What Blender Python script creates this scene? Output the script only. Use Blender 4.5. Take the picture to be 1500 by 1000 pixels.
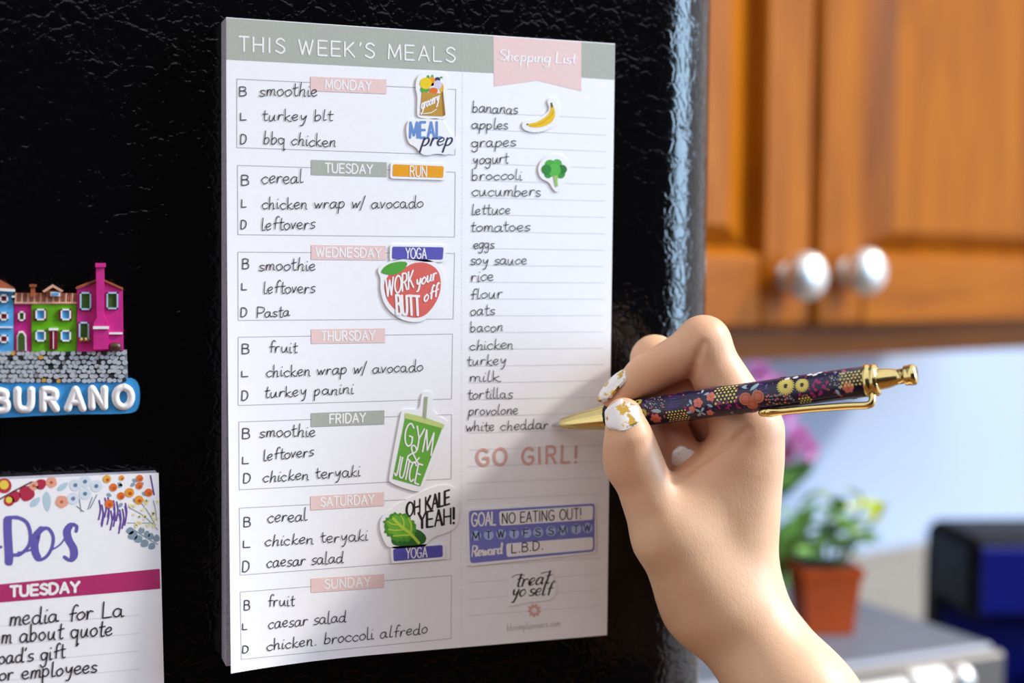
import bpy, math, random
import numpy as np
from mathutils import Vector, Matrix
random.seed(7)
for _o in list(bpy.data.objects): bpy.data.objects.remove(_o)
SC = bpy.context.scene
COL = SC.collection
PI = math.pi

# ---------------------------------------------------------------- camera
# metres; x along the refrigerator face, y away from the viewer, z up
CAM = np.array([-0.07198355, -0.50424651, 1.42983115])
CR = np.array([0.94277651, -0.33327608, 0.00997524])
CD = np.array([-0.00768717, -0.05163561, -0.99863641])
CF = np.array([0.33333671, 0.94141426, -0.05124279])
FPX = 2083.3333
cam = bpy.data.cameras.new('camera'); camo = bpy.data.objects.new('camera', cam); COL.objects.link(camo)
camo.matrix_world = Matrix(((CR[0], -CD[0], -CF[0], CAM[0]), (CR[1], -CD[1], -CF[1], CAM[1]),
                            (CR[2], -CD[2], -CF[2], CAM[2]), (0, 0, 0, 1)))
cam.sensor_width = 36.0; cam.lens = 50.0; cam.clip_start = 0.02; cam.clip_end = 50
cam.dof.use_dof = True; cam.dof.focus_distance = 0.512; cam.dof.aperture_fstop = 4.4
cam.dof.aperture_blades = 7
SC.camera = camo
# ---------------------------------------------------------------- world, daylight, exposure
SC.view_settings.view_transform = 'Standard'; SC.view_settings.look = 'None'
SC.view_settings.gamma = 1; SC.view_settings.use_curve_mapping = False
SC.view_settings.exposure = 0.13
W = bpy.data.worlds.new('daylit_room'); SC.world = W; W.use_nodes = True
_bg = W.node_tree.nodes['Background']
_bg.inputs[0].default_value = (0.94, 0.93, 0.98, 1); _bg.inputs[1].default_value = 1.06
def area(name, loc, target, sx, sy, power, col):
    l = bpy.data.lights.new(name, 'AREA'); l.shape = 'RECTANGLE'; l.size = sx; l.size_y = sy
    l.energy = power; l.color = col
    o = bpy.data.objects.new(name, l); COL.objects.link(o); o.location = loc
    o.rotation_euler = (Vector(target) - Vector(loc)).to_track_quat('-Z', 'Y').to_euler()
    return o
area('window_daylight', (1.22, -0.46, 1.80), (0.12, 0.0, 1.42), 0.40, 1.0, 19, (0.48, 0.73, 1.0))
_s = bpy.data.lights.new('sun', 'SUN'); _s.energy = 2.9; _s.angle = math.radians(5.5); _s.color = (1.0, 0.92, 0.80)
_so = bpy.data.objects.new('sun', _s); COL.objects.link(_so); _so.location = (2.2, -.7, 3.2)
_so.rotation_euler = Vector((-3.3, 1.0, -2.7)).to_track_quat('-Z', 'Y').to_euler()

# ---------------------------------------------------------------- helpers
def lin(h):
    h = h.lstrip('#'); r = []
    for i in (0, 2, 4):
        c = int(h[i:i+2], 16) / 255
        r.append(c / 12.92 if c <= 0.04045 else ((c + 0.055) / 1.055) ** 2.4)
    return (*r, 1.0)
MATS = {}
def mat(name, hexc, rough=0.6, metal=0.0, var=0.05, scale=60, spec=0.5, coat=0.0, bump=0.0, bscale=None):
    if name in MATS: return MATS[name]
    m = bpy.data.materials.new(name); m.use_nodes = True; nt = m.node_tree; N = nt.nodes; L = nt.links
    b = N['Principled BSDF']; c = lin(hexc)
    b.inputs['Roughness'].default_value = rough; b.inputs['Metallic'].default_value = metal
    b.inputs['Specular IOR Level'].default_value = spec; b.inputs['Coat Weight'].default_value = coat
    tc = N.new('ShaderNodeTexCoord'); nz = N.new('ShaderNodeTexNoise'); nz.inputs['Scale'].default_value = scale
    nz.inputs['Detail'].default_value = 3
    rp = N.new('ShaderNodeValToRGB'); e = rp.color_ramp.elements
    e[0].position = 0.3; e[1].position = 0.7
    e[0].color = tuple(max(0, v * (1 - var)) for v in c[:3]) + (1,); e[1].color = tuple(min(1, v * (1 + var)) for v in c[:3]) + (1,)
    L.new(tc.outputs['Object'], nz.inputs['Vector']); L.new(nz.outputs['Fac'], rp.inputs['Fac']); L.new(rp.outputs['Color'], b.inputs['Base Color'])
    if bump:
        n2 = N.new('ShaderNodeTexNoise'); n2.inputs['Scale'].default_value = bscale or scale * 4; n2.inputs['Detail'].default_value = 4
        bp = N.new('ShaderNodeBump'); bp.inputs['Strength'].default_value = bump; bp.inputs['Distance'].default_value = 0.001
        L.new(tc.outputs['Object'], n2.inputs['Vector']); L.new(n2.outputs['Fac'], bp.inputs['Height']); L.new(bp.outputs['Normal'], b.inputs['Normal'])
    MATS[name] = m; return m

class MB:
    """collects shapes and links them as one mesh object"""
    def __init__(s): s.v = []; s.f = []; s.m = []; s.mats = []; s.smooth = []
    def mi(s, m):
        if m not in s.mats: s.mats.append(m)
        return s.mats.index(m)
    def add(s, vs, fs, m, smooth=False):
        o = len(s.v); s.v += [tuple(map(float, v)) for v in vs]; i = s.mi(m)
        for f in fs: s.f.append(tuple(o + k for k in f)); s.m.append(i); s.smooth.append(smooth)
    def poly(s, vs, m): s.add(vs, [tuple(range(len(vs)))], m)
    def box(s, c, size, m, M=None, bev=0.0):
        x, y, z = [q / 2 for q in size]
        if bev <= 0:
            vs = [Vector((c[0] + i * x, c[1] + j * y, c[2] + k * z)) for k in (-1, 1) for j in (-1, 1) for i in (-1, 1)]
            fs = [(0, 2, 3, 1), (4, 5, 7, 6), (0, 1, 5, 4), (2, 6, 7, 3), (0, 4, 6, 2), (1, 3, 7, 5)]
        else:
            b = min(bev, x * .98, y * .98, z * .98); vs = []; idx = {}
            for k in (-1, 1):
                for j in (-1, 1):
                    for i in (-1, 1):
                        for a, d in enumerate(((b, 0, 0), (0, b, 0), (0, 0, b))):
                            q = [i * (x - (b if a != 0 else 0)), j * (y - (b if a != 1 else 0)), k * (z - (b if a != 2 else 0))]
                            idx[(i, j, k, a)] = len(vs); vs.append(Vector((c[0] + q[0], c[1] + q[1], c[2] + q[2])))
            fs = []
            for a in range(3):
                o1, o2 = [t for t in range(3) if t != a]
                for sg in (-1, 1):
                    ring = []
                    for (p, q) in ((-1, -1), (1, -1), (1, 1), (-1, 1)):
                        key = [0, 0, 0]; key[a] = sg; key[o1] = p; key[o2] = q; ring.append(idx[(*key, a)])
                    fs.append(tuple(ring if (sg > 0) != (a == 1) else ring[::-1]))
            for a in range(3):
                o1, o2 = [t for t in range(3) if t != a]
                for p in (-1, 1):
                    for q in (-1, 1):
                        k1 = [0, 0, 0]; k1[o1] = p; k1[o2] = q; k0 = list(k1); k0[a] = -1; k2 = list(k1); k2[a] = 1
                        fs.append((idx[(*k0, o1)], idx[(*k2, o1)], idx[(*k2, o2)], idx[(*k0, o2)]))
            for key in [(i, j, k) for i in (-1, 1) for j in (-1, 1) for k in (-1, 1)]:
                fs.append((idx[(*key, 0)], idx[(*key, 1)], idx[(*key, 2)]))
        if M is not None: vs = [M @ v for v in vs]
        s.add(vs, fs, m)
    def prism(s, bot, top, m, side=None):
        n = len(bot); vs = list(bot) + list(top)
        s.add(vs, [tuple(range(n))[::-1], tuple(range(n, 2 * n))], m)
        s.add(vs, [(i, (i + 1) % n, n + (i + 1) % n, n + i) for i in range(n)], side or m)
    def grid(s, rows, m, smooth=True, closed=False):
        nr, nc = len(rows), len(rows[0]); vs = [p for r in rows for p in r]; fs = []
        for i in range(nr - 1):
            for j in range(nc if closed else nc - 1):
                k = (j + 1) % nc; fs.append((i * nc + j, i * nc + k, (i + 1) * nc + k, (i + 1) * nc + j))
        s.add(vs, fs, m, smooth)
    def tube(s, pts, rad, m, n=10, caps=True):
        pts = [Vector(p) for p in pts]; rad = rad if isinstance(rad, (list, tuple)) else [rad] * len(pts)
        rows = []; up = None
        for i, p in enumerate(pts):
            t = (pts[min(i + 1, len(pts) - 1)] - pts[max(i - 1, 0)]).normalized()
            if up is None: up = t.orthogonal().normalized()
            up = (up - t * up.dot(t)).normalized(); r = t.cross(up)
            rows.append([p + (up * math.cos(a) + r * math.sin(a)) * rad[i] for a in [2 * PI * k / n for k in range(n)]])
        s.grid(rows, m, True, True)
        if caps: s.poly(rows[0][::-1], m); s.poly(rows[-1], m)
    def lathe(s, base, axis, prof, m, n=32, smooth=True):
        """prof: (distance along axis, radius)"""
        a = Vector(axis).normalized(); u = a.orthogonal().normalized(); w = a.cross(u); base = Vector(base)
        rows = [[base + a * d + (u * math.cos(t) + w * math.sin(t)) * r for t in [2 * PI * k / n for k in range(n)]] for d, r in prof]
        s.grid(rows, m, smooth, True)
        if prof[0][1] > 1e-5: s.poly(rows[0][::-1], m)
        if prof[-1][1] > 1e-5: s.poly(rows[-1], m)
    def ball(s, c, r, m, n=16, k=10, sc=(1, 1, 1)):
        rows = []
        for i in range(k + 1):
            t = PI * i / k
            rows.append([(c[0] + sc[0] * r * math.sin(t) * math.cos(p), c[1] + sc[1] * r * math.sin(t) * math.sin(p), c[2] + sc[2] * r * math.cos(t)) for p in [2 * PI * j / n for j in range(n)]])
        s.grid(rows, m, True, True)
    def build(s, name, parent=None, local=False, origin=None):
        me = bpy.data.meshes.new(name)
        off = np.zeros(3)
        if parent is None:
            if origin is None:
                a = np.array(s.v); origin = ((a[:, 0].min() + a[:, 0].max()) / 2, (a[:, 1].min() + a[:, 1].max()) / 2, a[:, 2].min())
            off = np.array(origin)
        elif not local:
            p = parent
            while p is not None: off = off + np.array(p.location); p = p.parent
        me.from_pydata([tuple(np.array(v) - off) for v in s.v], [], s.f)
        for m in s.mats: me.materials.append(m)
        me.polygons.foreach_set('material_index', s.m); me.polygons.foreach_set('use_smooth', s.smooth)
        me.update()
        o = bpy.data.objects.new(name, me); COL.objects.link(o)
        if parent is None: o.location = off
        else: o.parent = parent
        return o
def thing(name, label, cat, loc=(0, 0, 0), rz=0.0, group=None):
    o = bpy.data.objects.new(name, None); COL.objects.link(o); o.location = loc; o.rotation_euler = (0, 0, rz)
    o.empty_display_size = 0.02
    return tag(o, label, cat, group)
def tag(o, label, cat=None, group=None):
    o['label'] = label
    if cat: o['category'] = cat
    if group: o['group'] = group
    return o
def structure(o): o['kind'] = 'structure'; return o

def chaikin(pts, n=2):
    for _ in range(n):
        q = []
        for i in range(len(pts)):
            a, b = pts[i], pts[(i + 1) % len(pts)]
            q += [(a[0] * .75 + b[0] * .25, a[1] * .75 + b[1] * .25), (a[0] * .25 + b[0] * .75, a[1] * .25 + b[1] * .75)]
        pts = q
    return pts
def catmull(p, n=4):
    if len(p) < 3: return list(p)
    out = []
    for i in range(len(p) - 1):
        p0 = p[max(i - 1, 0)]; p1 = p[i]; p2 = p[i + 1]; p3 = p[min(i + 2, len(p) - 1)]
        for k in range(n):
            t = k / n
            out.append(tuple(0.5 * (2 * p1[c] + (p2[c] - p0[c]) * t + (2 * p0[c] - 5 * p1[c] + 4 * p2[c] - p3[c]) * t * t + (3 * p1[c] - p0[c] - 3 * p2[c] + p3[c]) * t ** 3) for c in range(len(p1))))
    out.append(tuple(p[-1])); return out
def rrect(c4, r, n=5):
    """rounded quad from four corners"""
    out = []
    for i in range(4):
        p = np.array(c4[i]); a = np.array(c4[i - 1]); b = np.array(c4[(i + 1) % 4])
        pa = p + (a - p) / np.linalg.norm(a - p) * r; pb = p + (b - p) / np.linalg.norm(b - p) * r
        for k in range(n + 1):
            t = k / n; out.append(tuple((1 - t) ** 2 * pa + 2 * t * (1 - t) * p + t * t * pb))
    return out

# ---------------------------------------------------------------- lettering: single-stroke alphabets
GL = {
'a': (11, "8,8 5,10 2,9 0,5 1,1 4,0 7,3 8,9 8,9 8,3 9,0 11,1"), 'b': (10, "1,20 1,20 1,10 1,0 1,0 1,6 4,10 7,9 8,5 6,1 3,0 1,2"),
'c': (9, "8,8 5,10 2,8 0,5 2,1 5,0 8,2"), 'd': (11, "8,8 5,10 2,9 0,5 1,1 4,0 7,3 8,9 8,20 8,20 8,10 8,3 9,0 11,1"),
'e': (9, "0,5 4,5 7,7 6,10 3,10 0,6 1,2 4,0 8,2"), 'f': (8, "9,18 7,20 5,18 4,12 4,0;1,9 8,10"),
'g': (10, "8,8 5,10 1,9 0,5 2,1 5,1 8,5 8,10 8,10 8,0 7,-7 3,-9 0,-6"), 'h': (10, "1,20 1,20 1,0 1,0 2,7 5,10 7,8 7,1 8,0 9,1"),
'i': (4, "1,10 1,10 1,2 2,0 4,1;2,15 2,16"), 'k': (9, "1,20 1,20 1,0 1,0;7,10 7,10 1,5 1,5 7,0 9,1"), 'l': (5, "1,20 1,20 1,2 3,0 5,1"),
'm': (13, "1,10 1,0 1,0 2,8 4,10 6,8 6,0 6,0 7,8 9,10 11,8 11,1 13,0"), 'n': (10, "1,10 1,0 1,0 2,7 5,10 7,8 7,1 9,0"),
'o': (9, "5,10 1,8 0,4 3,0 7,2 8,6 5,10"), 'p': (10, "1,10 1,10 1,0 1,-9 1,-9 1,5 4,10 7,9 8,5 6,1 3,0 1,2"),
'q': (10, "8,8 5,10 1,9 0,5 2,1 5,1 8,5 8,10 8,10 8,-9 8,-9 10,-6"), 'r': (8, "1,10 1,0 1,0 2,7 4,10 7,9"),
's': (8, "7,9 4,10 1,8 3,5 6,4 7,2 4,0 0,1"), 't': (7, "3,18 3,18 3,3 5,0 7,1;0,11 7,12"), 'u': (11, "1,10 1,10 1,3 3,0 6,2 8,10 8,10 8,2 10,0"),
'v': (8, "0,10 0,10 3,0 3,0 7,10 7,10"), 'w': (12, "0,10 0,10 3,0 3,0 6,8 6,8 8,0 8,0 12,10 12,10"), 'x': (9, "0,10 8,0;8,10 0,0"),
'y': (10, "1,10 1,10 2,4 5,3 8,10 8,10 7,-2 5,-8 2,-8"), 'z': (8, "0,10 7,10 7,10 0,0 0,0 8,0"), '/': (7, "0,-4 6,20"), '.': (4, "1,0 2,1"), "'": (3, "2,20 1,16"), '-': (8, "1,8 6,8"),
'A': (13, "0,0 0,0 6,20 6,20 12,0 12,0;2,7 10,7"), 'B': (11, "0,0 0,20;0,20 0,20 5,20 9,18 9,13 5,11 0,11 0,11 6,11 10,8 10,2 6,0 0,0"),
'C': (13, "12,17 7,20 2,17 0,10 2,3 7,0 12,3"), 'D': (13, "0,0 0,20;0,20 0,20 6,20 11,15 11,6 6,0 0,0"),
'E': (11, "10,20 10,20 0,20 0,20 0,0 0,0 10,0 10,0;0,10 9,10"), 'F': (11, "10,20 10,20 0,20 0,20 0,0 0,0;0,10 8,10"),
'G': (14, "12,17 7,20 2,17 0,10 2,3 7,0 12,3 12,9 12,9 7,9 7,9"), 'H': (13, "0,0 0,20;11,0 11,20;0,10 11,10"), 'I': (4, "1,0 1,20"),
'J': (8, "6,20 6,20 6,5 4,0 0,2"), 'K': (12, "0,0 0,20;10,20 10,20 1,9 1,9;3,11 11,0"), 'L': (10, "0,20 0,20 0,0 0,0 9,0 9,0"),
'M': (15, "0,0 0,0 1,20 1,20 7,3 7,3 13,20 13,20 14,0 14,0"), 'N': (13, "0,0 0,0 0,20 0,20 11,0 11,0 11,20 11,20"),
'O': (15, "7,20 2,17 0,10 2,3 7,0 12,3 14,10 12,17 7,20"), 'P': (11, "0,0 0,20;0,20 0,20 5,20 10,18 10,12 5,9 0,9"),
'R': (12, "0,0 0,20;0,20 0,20 5,20 9,18 9,12 5,10 0,10;5,10 10,0"), 'S': (11, "10,17 6,20 2,18 1,14 5,11 9,8 10,4 6,0 0,3"),
'T': (12, "0,20 11,20;5.5,20 5.5,0"), 'U': (13, "0,20 0,20 0,7 2,1 6,0 9,1 11,7 11,20 11,20"), 'V': (12, "0,20 0,20 6,0 6,0 12,20 12,20"),
'W': (18, "0,20 0,20 4,0 4,0 8,18 8,18 12,0 12,0 16,20 16,20"), 'Y': (12, "0,20 0,20 6,10 6,10 12,20 12,20;6,10 6,0"),
'!': (4, "1,20 1,6;1,1 1,0"), '&': (13, "12,8 8,1 4,0 0,4 3,9 8,14 7,19 4,20 3,16 6,9 12,0"), ' ': (7, ""),
}
for _k, (_a, _s) in list(GL.items()):
    GL[_k] = (_a, [[tuple(map(float, p.split(','))) for p in st.split()] for st in _s.split(';') if st])
def strokes_of(text, gap=1.0, jit=0.0, slant=0.0, rnd=None):
    x = 0.0; out = []
    for ch in text:
        adv, st = GL[ch]; dy = rnd.uniform(-jit, jit) if rnd else 0; sc = 1 + (rnd.uniform(-jit, jit) * .10 if rnd else 0); sl = slant + (rnd.uniform(-jit, jit) * .10 if rnd else 0); sy = 1 + (rnd.uniform(-jit, jit) * .10 if rnd else 0)
        for s in st:
            # repeated points mark corners
            parts = [[]]
            for i, p in enumerate(s):
                parts[-1].append(p)
                if 0 < i < len(s) - 1 and s[i + 1] == p and len(parts[-1]) > 1: parts.append([])
            line = []
            for q in parts:
                if not q: continue
                q2 = [q[0]] + [q[i] for i in range(1, len(q)) if q[i] != q[i - 1]]
                c = catmull(q2, 4) if len(q2) > 2 else q2
                line += c if not line or line[-1] != c[0] else c[1:]
            out.append([(x + p[0] * sc + sl * p[1], p[1] * sy + dy) for p in line])
        x += adv + gap
    return out, x - gap
# ---------------------------------------------------------------- printing and writing on paper
# photograph measurements are carried onto the real paper surface, which stands on the refrigerator face
def ray(px, py):
    return CR * ((px - 750) / FPX) + CD * ((py - 500) / FPX) + CF
def at_depth(px, py, d): return CAM + ray(px, py) * d
class Sheet:
    def __init__(s, y, lift=None): s.y = y; s.lift = lift
    def P(s, px, py, h=0.0):
        r = ray(px, py); y = s.y - h
        for _ in range(4 if s.lift else 1):
            p = CAM + r * ((y - CAM[1]) / r[1])
            if s.lift: y = s.y - h - s.lift(p[0], p[2])
        return p if not s.lift else CAM + r * ((y - CAM[1]) / r[1])
MM = 0.001
PT = 0.012                                             # thickness of the pad
H1, H2, H3 = .00005, .00010, .00014
def ribbon(mb, S, pts, w, h, m, con=0.0, step=0.0025, taper=True):
    q = [pts[0]]
    for a in pts[1:]:
        b = q[-1]; d = math.hypot(a[0] - b[0], a[1] - b[1])
        if d < .05: continue
        n = max(1, int(d / (step * 4000)))
        for k in range(1, n + 1): q.append((b[0] + (a[0] - b[0]) * k / n, b[1] + (a[1] - b[1]) * k / n))
    if len(q) < 2: return
    for i in range(1, len(q) - 1):
        ax, ay, bx, by = q[i][0] - q[i-1][0], q[i][1] - q[i-1][1], q[i+1][0] - q[i][0], q[i+1][1] - q[i][1]
        if ax * bx + ay * by < .35 * math.hypot(ax, ay) * math.hypot(bx, by):
            ribbon(mb, S, q[:i+1], w, h, m, con, step, taper); ribbon(mb, S, q[i:], w, h + 1e-6, m, con, step, taper); return
    n = len(q); C = np.array([S.P(x, y, h + 5e-6 * i / n) for i, (x, y) in enumerate(q)])
    T = np.zeros_like(C); T[1:-1] = C[2:] - C[:-2]; T[0] = C[1] - C[0]; T[-1] = C[-1] - C[-2]
    T[:, 1] = 0; T /= np.maximum(np.linalg.norm(T, axis=1, keepdims=True), 1e-9)
    wd = w * .5 * (1 + con * np.abs(T[:, 2]) * (T[:, 2] < .25)) * MM
    pr = np.stack([-T[:, 2], 0 * wd, T[:, 0]], 1)
    L = C + pr * wd[:, None]; Rr = C - pr * wd[:, None]
    if S.lift:
        for Q in (L, Rr):
            for i in range(n): Q[i, 1] = S.y - h - 5e-6 * i / n - S.lift(Q[i, 0], Q[i, 2])
    vs = []; fs = []
    for i in range(n): vs += [L[i], Rr[i]]
    for i in range(n - 1): fs.append((2 * i, 2 * i + 1, 2 * i + 3, 2 * i + 2))
    if taper:
        for i, sg in ((0, -1), (n - 1, 1)):
            e = T[i] * sg * wd[i] * .7; b = len(vs)
            vs += [L[i] * .75 + Rr[i] * .25 + e, Rr[i] * .75 + L[i] * .25 + e]
            fs.append((2 * i, 2 * i + 1, b + 1, b) if sg > 0 else (b, b + 1, 2 * i + 1, 2 * i))
    mb.add(vs, fs, m)
def lettering(mb, S, text, p0, p1, xh, w, h, m, slant=0.0, con=0.0, jit=0.0, gap=1.0, up=(0, -1), seed=None, wave=0.0):
    rnd = random.Random(seed if seed is not None else hash_text(text)) if jit else None
    st, tot = strokes_of(text, gap, jit, 0.0, rnd)
    dx, dy = (p1[0] - p0[0]) / tot, (p1[1] - p0[1]) / tot; k = xh / 10
    for si, s in enumerate(st):
        ribbon(mb, S, [(p0[0] + dx * x + k * y * (up[0] + slant), p0[1] + dy * x + k * y * up[1] + (wave * math.sin(x * .21) if wave else 0)) for x, y in s], w, h + si * 1.5e-6, m, con)
def hash_text(t): return sum((i + 3) * ord(c) for i, c in enumerate(t))
def fill(mb, S, pts, h, m): mb.poly([S.P(x, y, h) for x, y in pts][::-1], m)
def patch(mb, S, c4, h, m, nx=8, ny=3):
    (a, b, c, d) = [np.array(q, float) for q in c4]
    rows = [[S.P(*((1 - v) * ((1 - u) * a + u * b) + v * ((1 - u) * d + u * c)), h) for u in np.linspace(0, 1, nx + 1)] for v in np.linspace(0, 1, ny + 1)]
    mb.grid(rows, m, False)
def slab(mb, S, pts, h0, h1, m): mb.prism([S.P(x, y, h0) for x, y in pts], [S.P(x, y, h1) for x, y in pts], m)
def disc(mb, S, c, r, h, m, n=14, sy=1.0, rot=0.0):
    fill(mb, S, [(c[0] + r * math.cos(t) * math.cos(rot) - r * sy * math.sin(t) * math.sin(rot), c[1] + r * math.cos(t) * math.sin(rot) + r * sy * math.sin(t) * math.cos(rot)) for t in [2 * PI * k / n for k in range(n)]], h, m)
def leaf_shape(mb, S, a, b, w, h, m):
    a = np.array(a, float); b = np.array(b, float); d = b - a; p = np.array([-d[1], d[0]]) * w * 1.7
    fill(mb, S, chaikin([tuple(a), tuple(a + d * .4 + p), tuple(b), tuple(a + d * .4 - p)], 2), h, m)
def crop(sc, ox, oy):
    return lambda *pts: [(ox + x / sc, oy + y / sc) for x, y in pts]

INK = mat('black_ink', '1c1c22', .55); WHITE = mat('white_print', 'f6f2f0', .6); GREYP = mat('warm_grey_print', 'b0b2a6', .65, var=.04, scale=900)
PINKP = mat('pale_pink_print', 'efcdc8', .65, var=.03, scale=900); LINE = mat('grey_rule_print', 'a3a3a3', .7); PALE = mat('pale_rule_print', 'd9d8dd', .7)
PAPER = mat('white_paper', 'f7f5f7', .75, var=.012, scale=300, bump=.03, bscale=2500); EDGE = mat('stacked_paper_edge', 'a9a7b4', .85, var=.18, scale=700)
STK = mat('white_sticker_vinyl', 'f9f8f9', .35, var=.01)
def flat(h, rough=.45): return mat('print_' + h, h, rough, var=.03, scale=400)

# ---------------------------------------------------------------- kitchen behind (axes turned 18.1 degrees from the refrigerator face)
KT = math.radians(18.1)
KA = Vector((0.4889, 0.4124, 0.0))                    # door face plane, at the gap between the two doors
def kit(name, label=None, cat=None, back=0.0): 
    o = bpy.data.objects.new(name, None); COL.objects.link(o); o.location = KA + Vector((-math.sin(KT), math.cos(KT), 0)) * back; o.rotation_euler = (0, 0, KT); o.empty_display_size = .02
    if label: tag(o, label, cat)
    return o
def wood(name, a, b, c, stretch):
    m = bpy.data.materials.new(name); m.use_nodes = True; nt = m.node_tree; N = nt.nodes; L = nt.links; bs = N['Principled BSDF']
    tc = N.new('ShaderNodeTexCoord'); mp = N.new('ShaderNodeMapping'); mp.inputs['Scale'].default_value = stretch
    nz = N.new('ShaderNodeTexNoise'); nz.inputs['Scale'].default_value = 9; nz.inputs['Detail'].default_value = 6; nz.inputs['Distortion'].default_value = .6
    rp = N.new('ShaderNodeValToRGB'); e = rp.color_ramp.elements; e[0].position = .3; e[0].color = lin(a); e[1].position = .72; e[1].color = lin(c)
    k = e.new(.5); k.color = lin(b)
    L.new(tc.outputs['Object'], mp.inputs['Vector']); L.new(mp.outputs['Vector'], nz.inputs['Vector']); L.new(nz.outputs['Fac'], rp.inputs['Fac']); L.new(rp.outputs['Color'], bs.inputs['Base Color'])
    bs.inputs['Roughness'].default_value = .36; bs.inputs['Specular IOR Level'].default_value = .18
    return m
WOODV = wood('honey_maple_upright_grain', '8f4903', 'a05503', 'ae6105', (6, 6, .7)); WOODH = wood('honey_maple_level_grain', '8f4903', 'a05503', 'ae6105', (.7, 6, 6))
WOODD = wood('dark_maple_frame', '663203', '733a04', '7f4306', (.7, 6, 6))  # frame rails in a darker maple than the doors
WALLP = mat('pale_blue_wall_paint', 'c2d8fa', .7, var=.02, scale=4); STONE = mat('speckled_grey_stone', 'a39c94', .5, var=.25, scale=160)
CEIL = mat('white_ceiling_paint', 'efece6', .8, var=.02); FLOORM = wood('oak_floor', '6d4a2c', '7f5734', '8f6540', (1, 8, 8))
NICKEL = mat('brushed_nickel', 'e9e7e4', .42, .85, var=.03)
# setting
m = MB(); m.box((0.2, 0.2, -.02), (7, 6, .04), FLOORM); structure(m.build('floor'))
k = kit('wall_back'); structure(k); k['kind'] = 'structure'
m = MB(); m.box((.5, .33 + .06 + .012, 1.3), (3.0, .12, 2.6), WALLP); w = m.build('wall_surface', k, True)
m = MB(); m.box((.5, .33 + .006, .553 + .455), (3.0, .012, .20), STONE); m.build('trim_strip', k, True)

m = MB(); m.box((.2, -2.7, 1.3), (7, .1, 2.6), mat('added_wall_umber', '2e2a28', .8)); structure(m.build('added_dark_wall'))  # unseen wall added behind the camera so the refrigerator face reflects dark
# upper cabinet
cab = kit('kitchen_cabinet', 'honey coloured wooden wall cabinet with two raised panel doors', 'cabinet', .018)
ZB, ZT = 1.3899, 2.13
m = MB(); m.box((.135, .022 + .15, (1.3642 + ZT) / 2 + .01), (.90, .296, ZT - 1.3842), WOODV)
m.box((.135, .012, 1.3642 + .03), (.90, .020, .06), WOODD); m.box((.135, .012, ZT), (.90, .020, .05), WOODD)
m.build('body', cab, True)
def door(x0, x1, knobx, knobz):
    d = MB(); t = .019; st = .0535; rl = .052; z0, z1 = ZB, ZT - .03
    def beamv(a, b): d.box(((a + b) / 2, -t / 2 + .001, (z0 + z1) / 2), (b - a, t, z1 - z0), WOODV, bev=.0035)
    beamv(x0, x0 + st); beamv(x1 - st, x1)
    for a, b in ((z0, z0 + rl), (z1 - rl, z1)): d.box(((x0 + x1) / 2, -t / 2 + .0012, (a + b) / 2), (x1 - x0 - 2 * st + .001, t - .0006, b - a), WOODH, bev=.0025)
    o = d.build('door', cab, True)
    # raised panel with sloping margin
    a0, a1, b0, b1 = x0 + st, x1 - st, z0 + rl, z1 - rl; mg, md = .036, .006
    p = MB()
    outer = [(a0, b0), (a1, b0), (a1, b1), (a0, b1)]; mid = [(a0 + md, b0 + md), (a1 - md, b0 + md), (a1 - md, b1 - md), (a0 + md, b1 - md)]
    inn = [(a0 + mg, b0 + mg * .55), (a1 - mg, b0 + mg * .55), (a1 - mg, b1 - mg), (a0 + mg, b1 - mg)]
    v = [(x, -.012, z) for x, z in outer] + [(x, -.004, z) for x, z in mid] + [(x, -.017, z) for x, z in inn]
    f = [(i, (i + 1) % 4, 4 + (i + 1) % 4, 4 + i) for i in range(4)] + [(4 + i, 4 + (i + 1) % 4, 8 + (i + 1) % 4, 8 + i) for i in range(4)] + [(8, 9, 10, 11)]
    p.add(v, f, WOODV); p.build('raised_panel', o, True)
    kb = MB(); kb.lathe((knobx, -t + .001, knobz), (0, -1, 0), [(0, .0095), (.002, .0095), (.0035, .0065), (.007, .0062), (.010, .0115), (.0135, .0160), (.019, .0176), (.0245, .0166), (.029, .0128), (.0315, .006), (.032, .0)], NICKEL, 28)
    tag(kb.build('knob', o, True), 'round brushed nickel knob')
door(-.2985, -.0028, -.032, 1.4262); door(.0035, .573, .0345, 1.4300)

# worktop and base units below the picture, carrying the appliances
wt = kit('kitchen_counter', 'stone topped kitchen counter under the wall cabinet', 'counter')
m = MB(); m.box((.5, .02, .89), (1.5, .60, .04), STONE); m.build('worktop', wt, True)
m = MB(); m.box((.5, .05, .435), (1.5, .54, .87), WOODV); m.build('base_cabinet', wt, True)

# toaster oven
STEEL = mat('satin_steel', '6e6965', .5, .35, var=.04, scale=20); SHELL = mat('grey_enamel_shell', '777b86', .5, .2, var=.04)
BLK = mat('black_plastic', '0b0b0e', .3, var=.1); GLASS = mat('smoked_glass', '1a1512', .12, var=.1); WHT = mat('ivory_plastic', 'efe9df', .35)
TY = math.radians(6)
to = thing('toaster_oven', 'grey toaster oven with a pale bar handle in the lower right corner', 'toaster oven', (.5688 - .19 * math.cos(TY), .296 - .19 * math.sin(TY) + .0, .91), TY)
m = MB(); m.box((0, .14, .1425), (.38, .28, .245), SHELL, bev=.004)
m.build('shell', to, True)
m = MB(); m.box((0, -.004, .1425), (.378, .012, .24), STEEL, bev=.003); fr = m.build('front_panel', to, True)
m = MB(); m.box((-.045, -.012, .125), (.25, .008, .17), GLASS, bev=.002); dr = m.build('glass_door', to, True)
m = MB(); m.tube([(-.16, -.030, .257), (.085, -.030, .257)], .0055, WHT, 12)
for x in (-.15, .100):
    m.tube([(x, -.006, .250), (x, -.026, .257)], .006, NICKEL, 12)
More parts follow.
